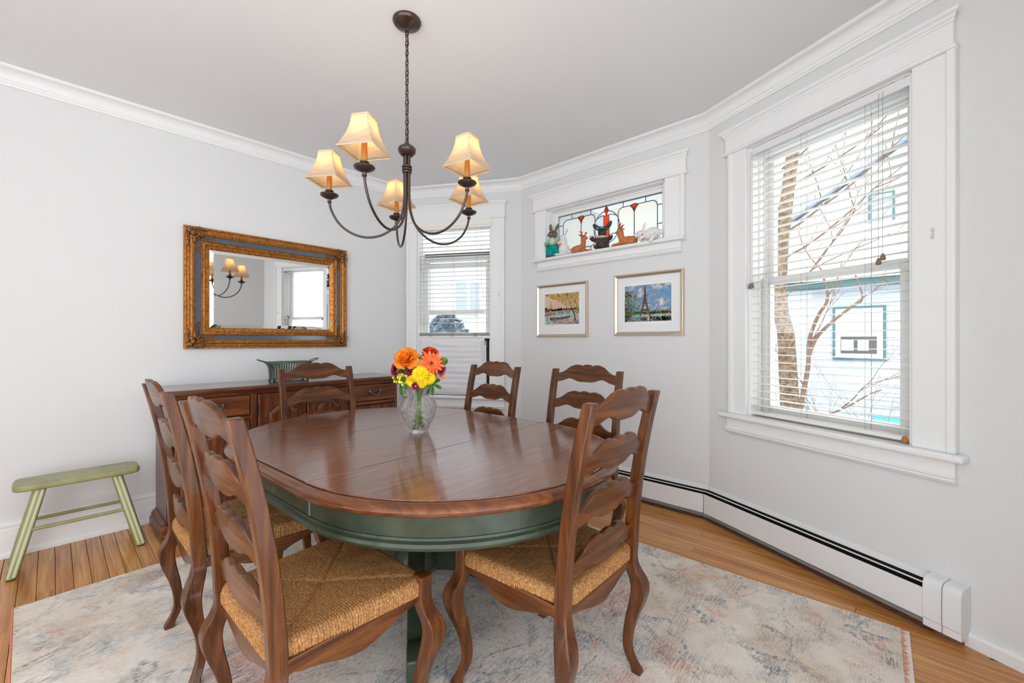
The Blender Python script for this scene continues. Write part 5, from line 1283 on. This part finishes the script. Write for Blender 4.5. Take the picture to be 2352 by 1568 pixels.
m.build('foliage', M['shrub'], sh_); MB().tube([(0,0,0), (0.02,0,1.2)], 0.05, 8).build('trunk', M['bark'], sh_, True)
gw = MB().box(-0.5, 0.42, -0.12, 0.12, 0, 1.2).build('garden_wall', M['a_bank'], None, bevel=0.03, loc=(2.7, 7.4, -1.0)); tag(gw, 'low grey concrete wall outside the large window', 'wall')
tl = MB().box(-0.46, 0.9, -0.3, 0.3, 0, 1.3).build('storage_box', M['teal'], None, bevel=0.05, loc=(3.92, 6.6, -1.0)); tag(tl, 'turquoise box outside at the lower right of the large window', 'box')
M['teal_pale'] = paint('pale_turquoise', srgb(90,170,172), 0.6); tl.data.materials.clear(); tl.data.materials.append(M['teal_pale'])
def limb(m, p, d, L, r, depth, rr, spread=0.55, lo=0.0006):
    pts = [p]; q_ = p.copy(); dv = d.normalized(); n = 5
    for i in range(n):
        dv = (dv + Vector((rr.uniform(-1,1), rr.uniform(-1,1), rr.uniform(-0.6,1)))*0.16).normalized(); q_ = q_ + dv*L/n; pts.append(q_.copy())
    m.tube(pts, [r*(1-0.45*i/n) for i in range(n+1)], 6 if r > 0.01 else 4)
    if depth > 0:
        for k in range(3):
            i = rr.randint(2, n); nd = (dv + Vector((rr.uniform(-1,1), rr.uniform(-1,1), rr.uniform(-0.5,0.9)))*spread*1.6).normalized()
            limb(m, pts[i], nd, L*rr.uniform(0.55, 0.8), r*rr.uniform(0.4, 0.6), depth-1, rr, spread)
rr = random.Random(11)
t1 = thing('bare_tree', 'thick bare tree trunk outside the left half of the large window', 'tree', (2.70, 6.0, -1.0))
trk = smooth_path([(0.07, 0, 0), (0.05, 0, 1.2), (0.02, 0, 1.9), (-0.0, 0, 2.3), (-0.06, 0.0, 2.65), (-0.05, 0, 3.3), (0.02, 0, 4.0), (0.12, 0, 5.0), (0.16, 0, 6.4), (0.1, 0, 8.0)], 5)
MB().tube(trk, [0.108-0.0012*i for i in range(len(trk))], 14).build('trunk', M['bark'], t1, True)
m = MB()
for z_, dx, dy in ((2.7, 0.6, -0.3), (3.2, 0.9, 0.2), (3.5, 0.8, -0.1), (3.8, -0.8, 0.1), (4.0, 0.9, 0.3), (4.3, 0.9, -0.3), (4.7, 0.5, 0.6), (4.9, 0.9, 0.0), (5.2, -0.6, -0.4), (5.4, 0.9, 0.1)):
    limb(m, Vector((-0.04, 0, z_)), Vector((dx, dy, 0.45)), 1.2, 0.014, 4, rr)
m.build('branches', M['twig'], t1, True)
t2 = thing('young_tree', 'slender forked young tree to the right of the thick trunk', 'tree', (2.86, 5.7, -1.0))
m = MB(); m.tube(smooth_path([(0,0,0), (0.01, 0, 1.1), (0.04, 0, 1.5), (0.10, 0, 1.9), (0.12, 0, 2.25), (0.20, 0, 2.5), (0.28, 0, 2.68), (0.22, 0.0, 3.0)], 5), [0.032-0.0006*i for i in range(36)], 8)
m.tube(smooth_path([(0.11, 0, 2.05), (0.18, 0, 2.25), (0.32, 0, 2.42), (0.48, 0, 2.57), (0.57, 0, 2.66), (0.50, 0, 2.95)], 5), [0.022-0.0006*i for i in range(26)], 8)
m.tube(smooth_path([(0.02, 0, 1.34), (0.2, -0.03, 1.38), (0.42, -0.05, 1.5), (0.62, -0.05, 1.66), (0.72, -0.05, 1.72)], 5), [0.013-0.0004*i for i in range(21)], 6)
for (x_, z_, dx) in ((0.08, 1.7, -0.8), (0.12, 2.2, 0.5), (0.26, 2.65, 0.6), (0.22, 3.0, -0.5), (0.45, 2.55, 0.7), (0.4, 1.5, 0.6)):
    limb(m, Vector((x_, 0, z_)), Vector((dx, -0.2, 0.8)), 0.45, 0.007, 3, rr)
m.build('branches', M['twig'], t2, True)
t3 = thing('bare_shrub', 'tangle of thin bare twigs low outside the right half of the large window', 'shrub', (3.55, 5.85, -1.0))
m = MB()
for i in range(9): limb(m, Vector((rr.uniform(-0.3, 0.3), 0, 0.3)), Vector((rr.uniform(-0.7, 0.7), 0.1, 1)), 1.0, 0.006, 3, rr)
m.build('branches', M['twig'], t3, True)
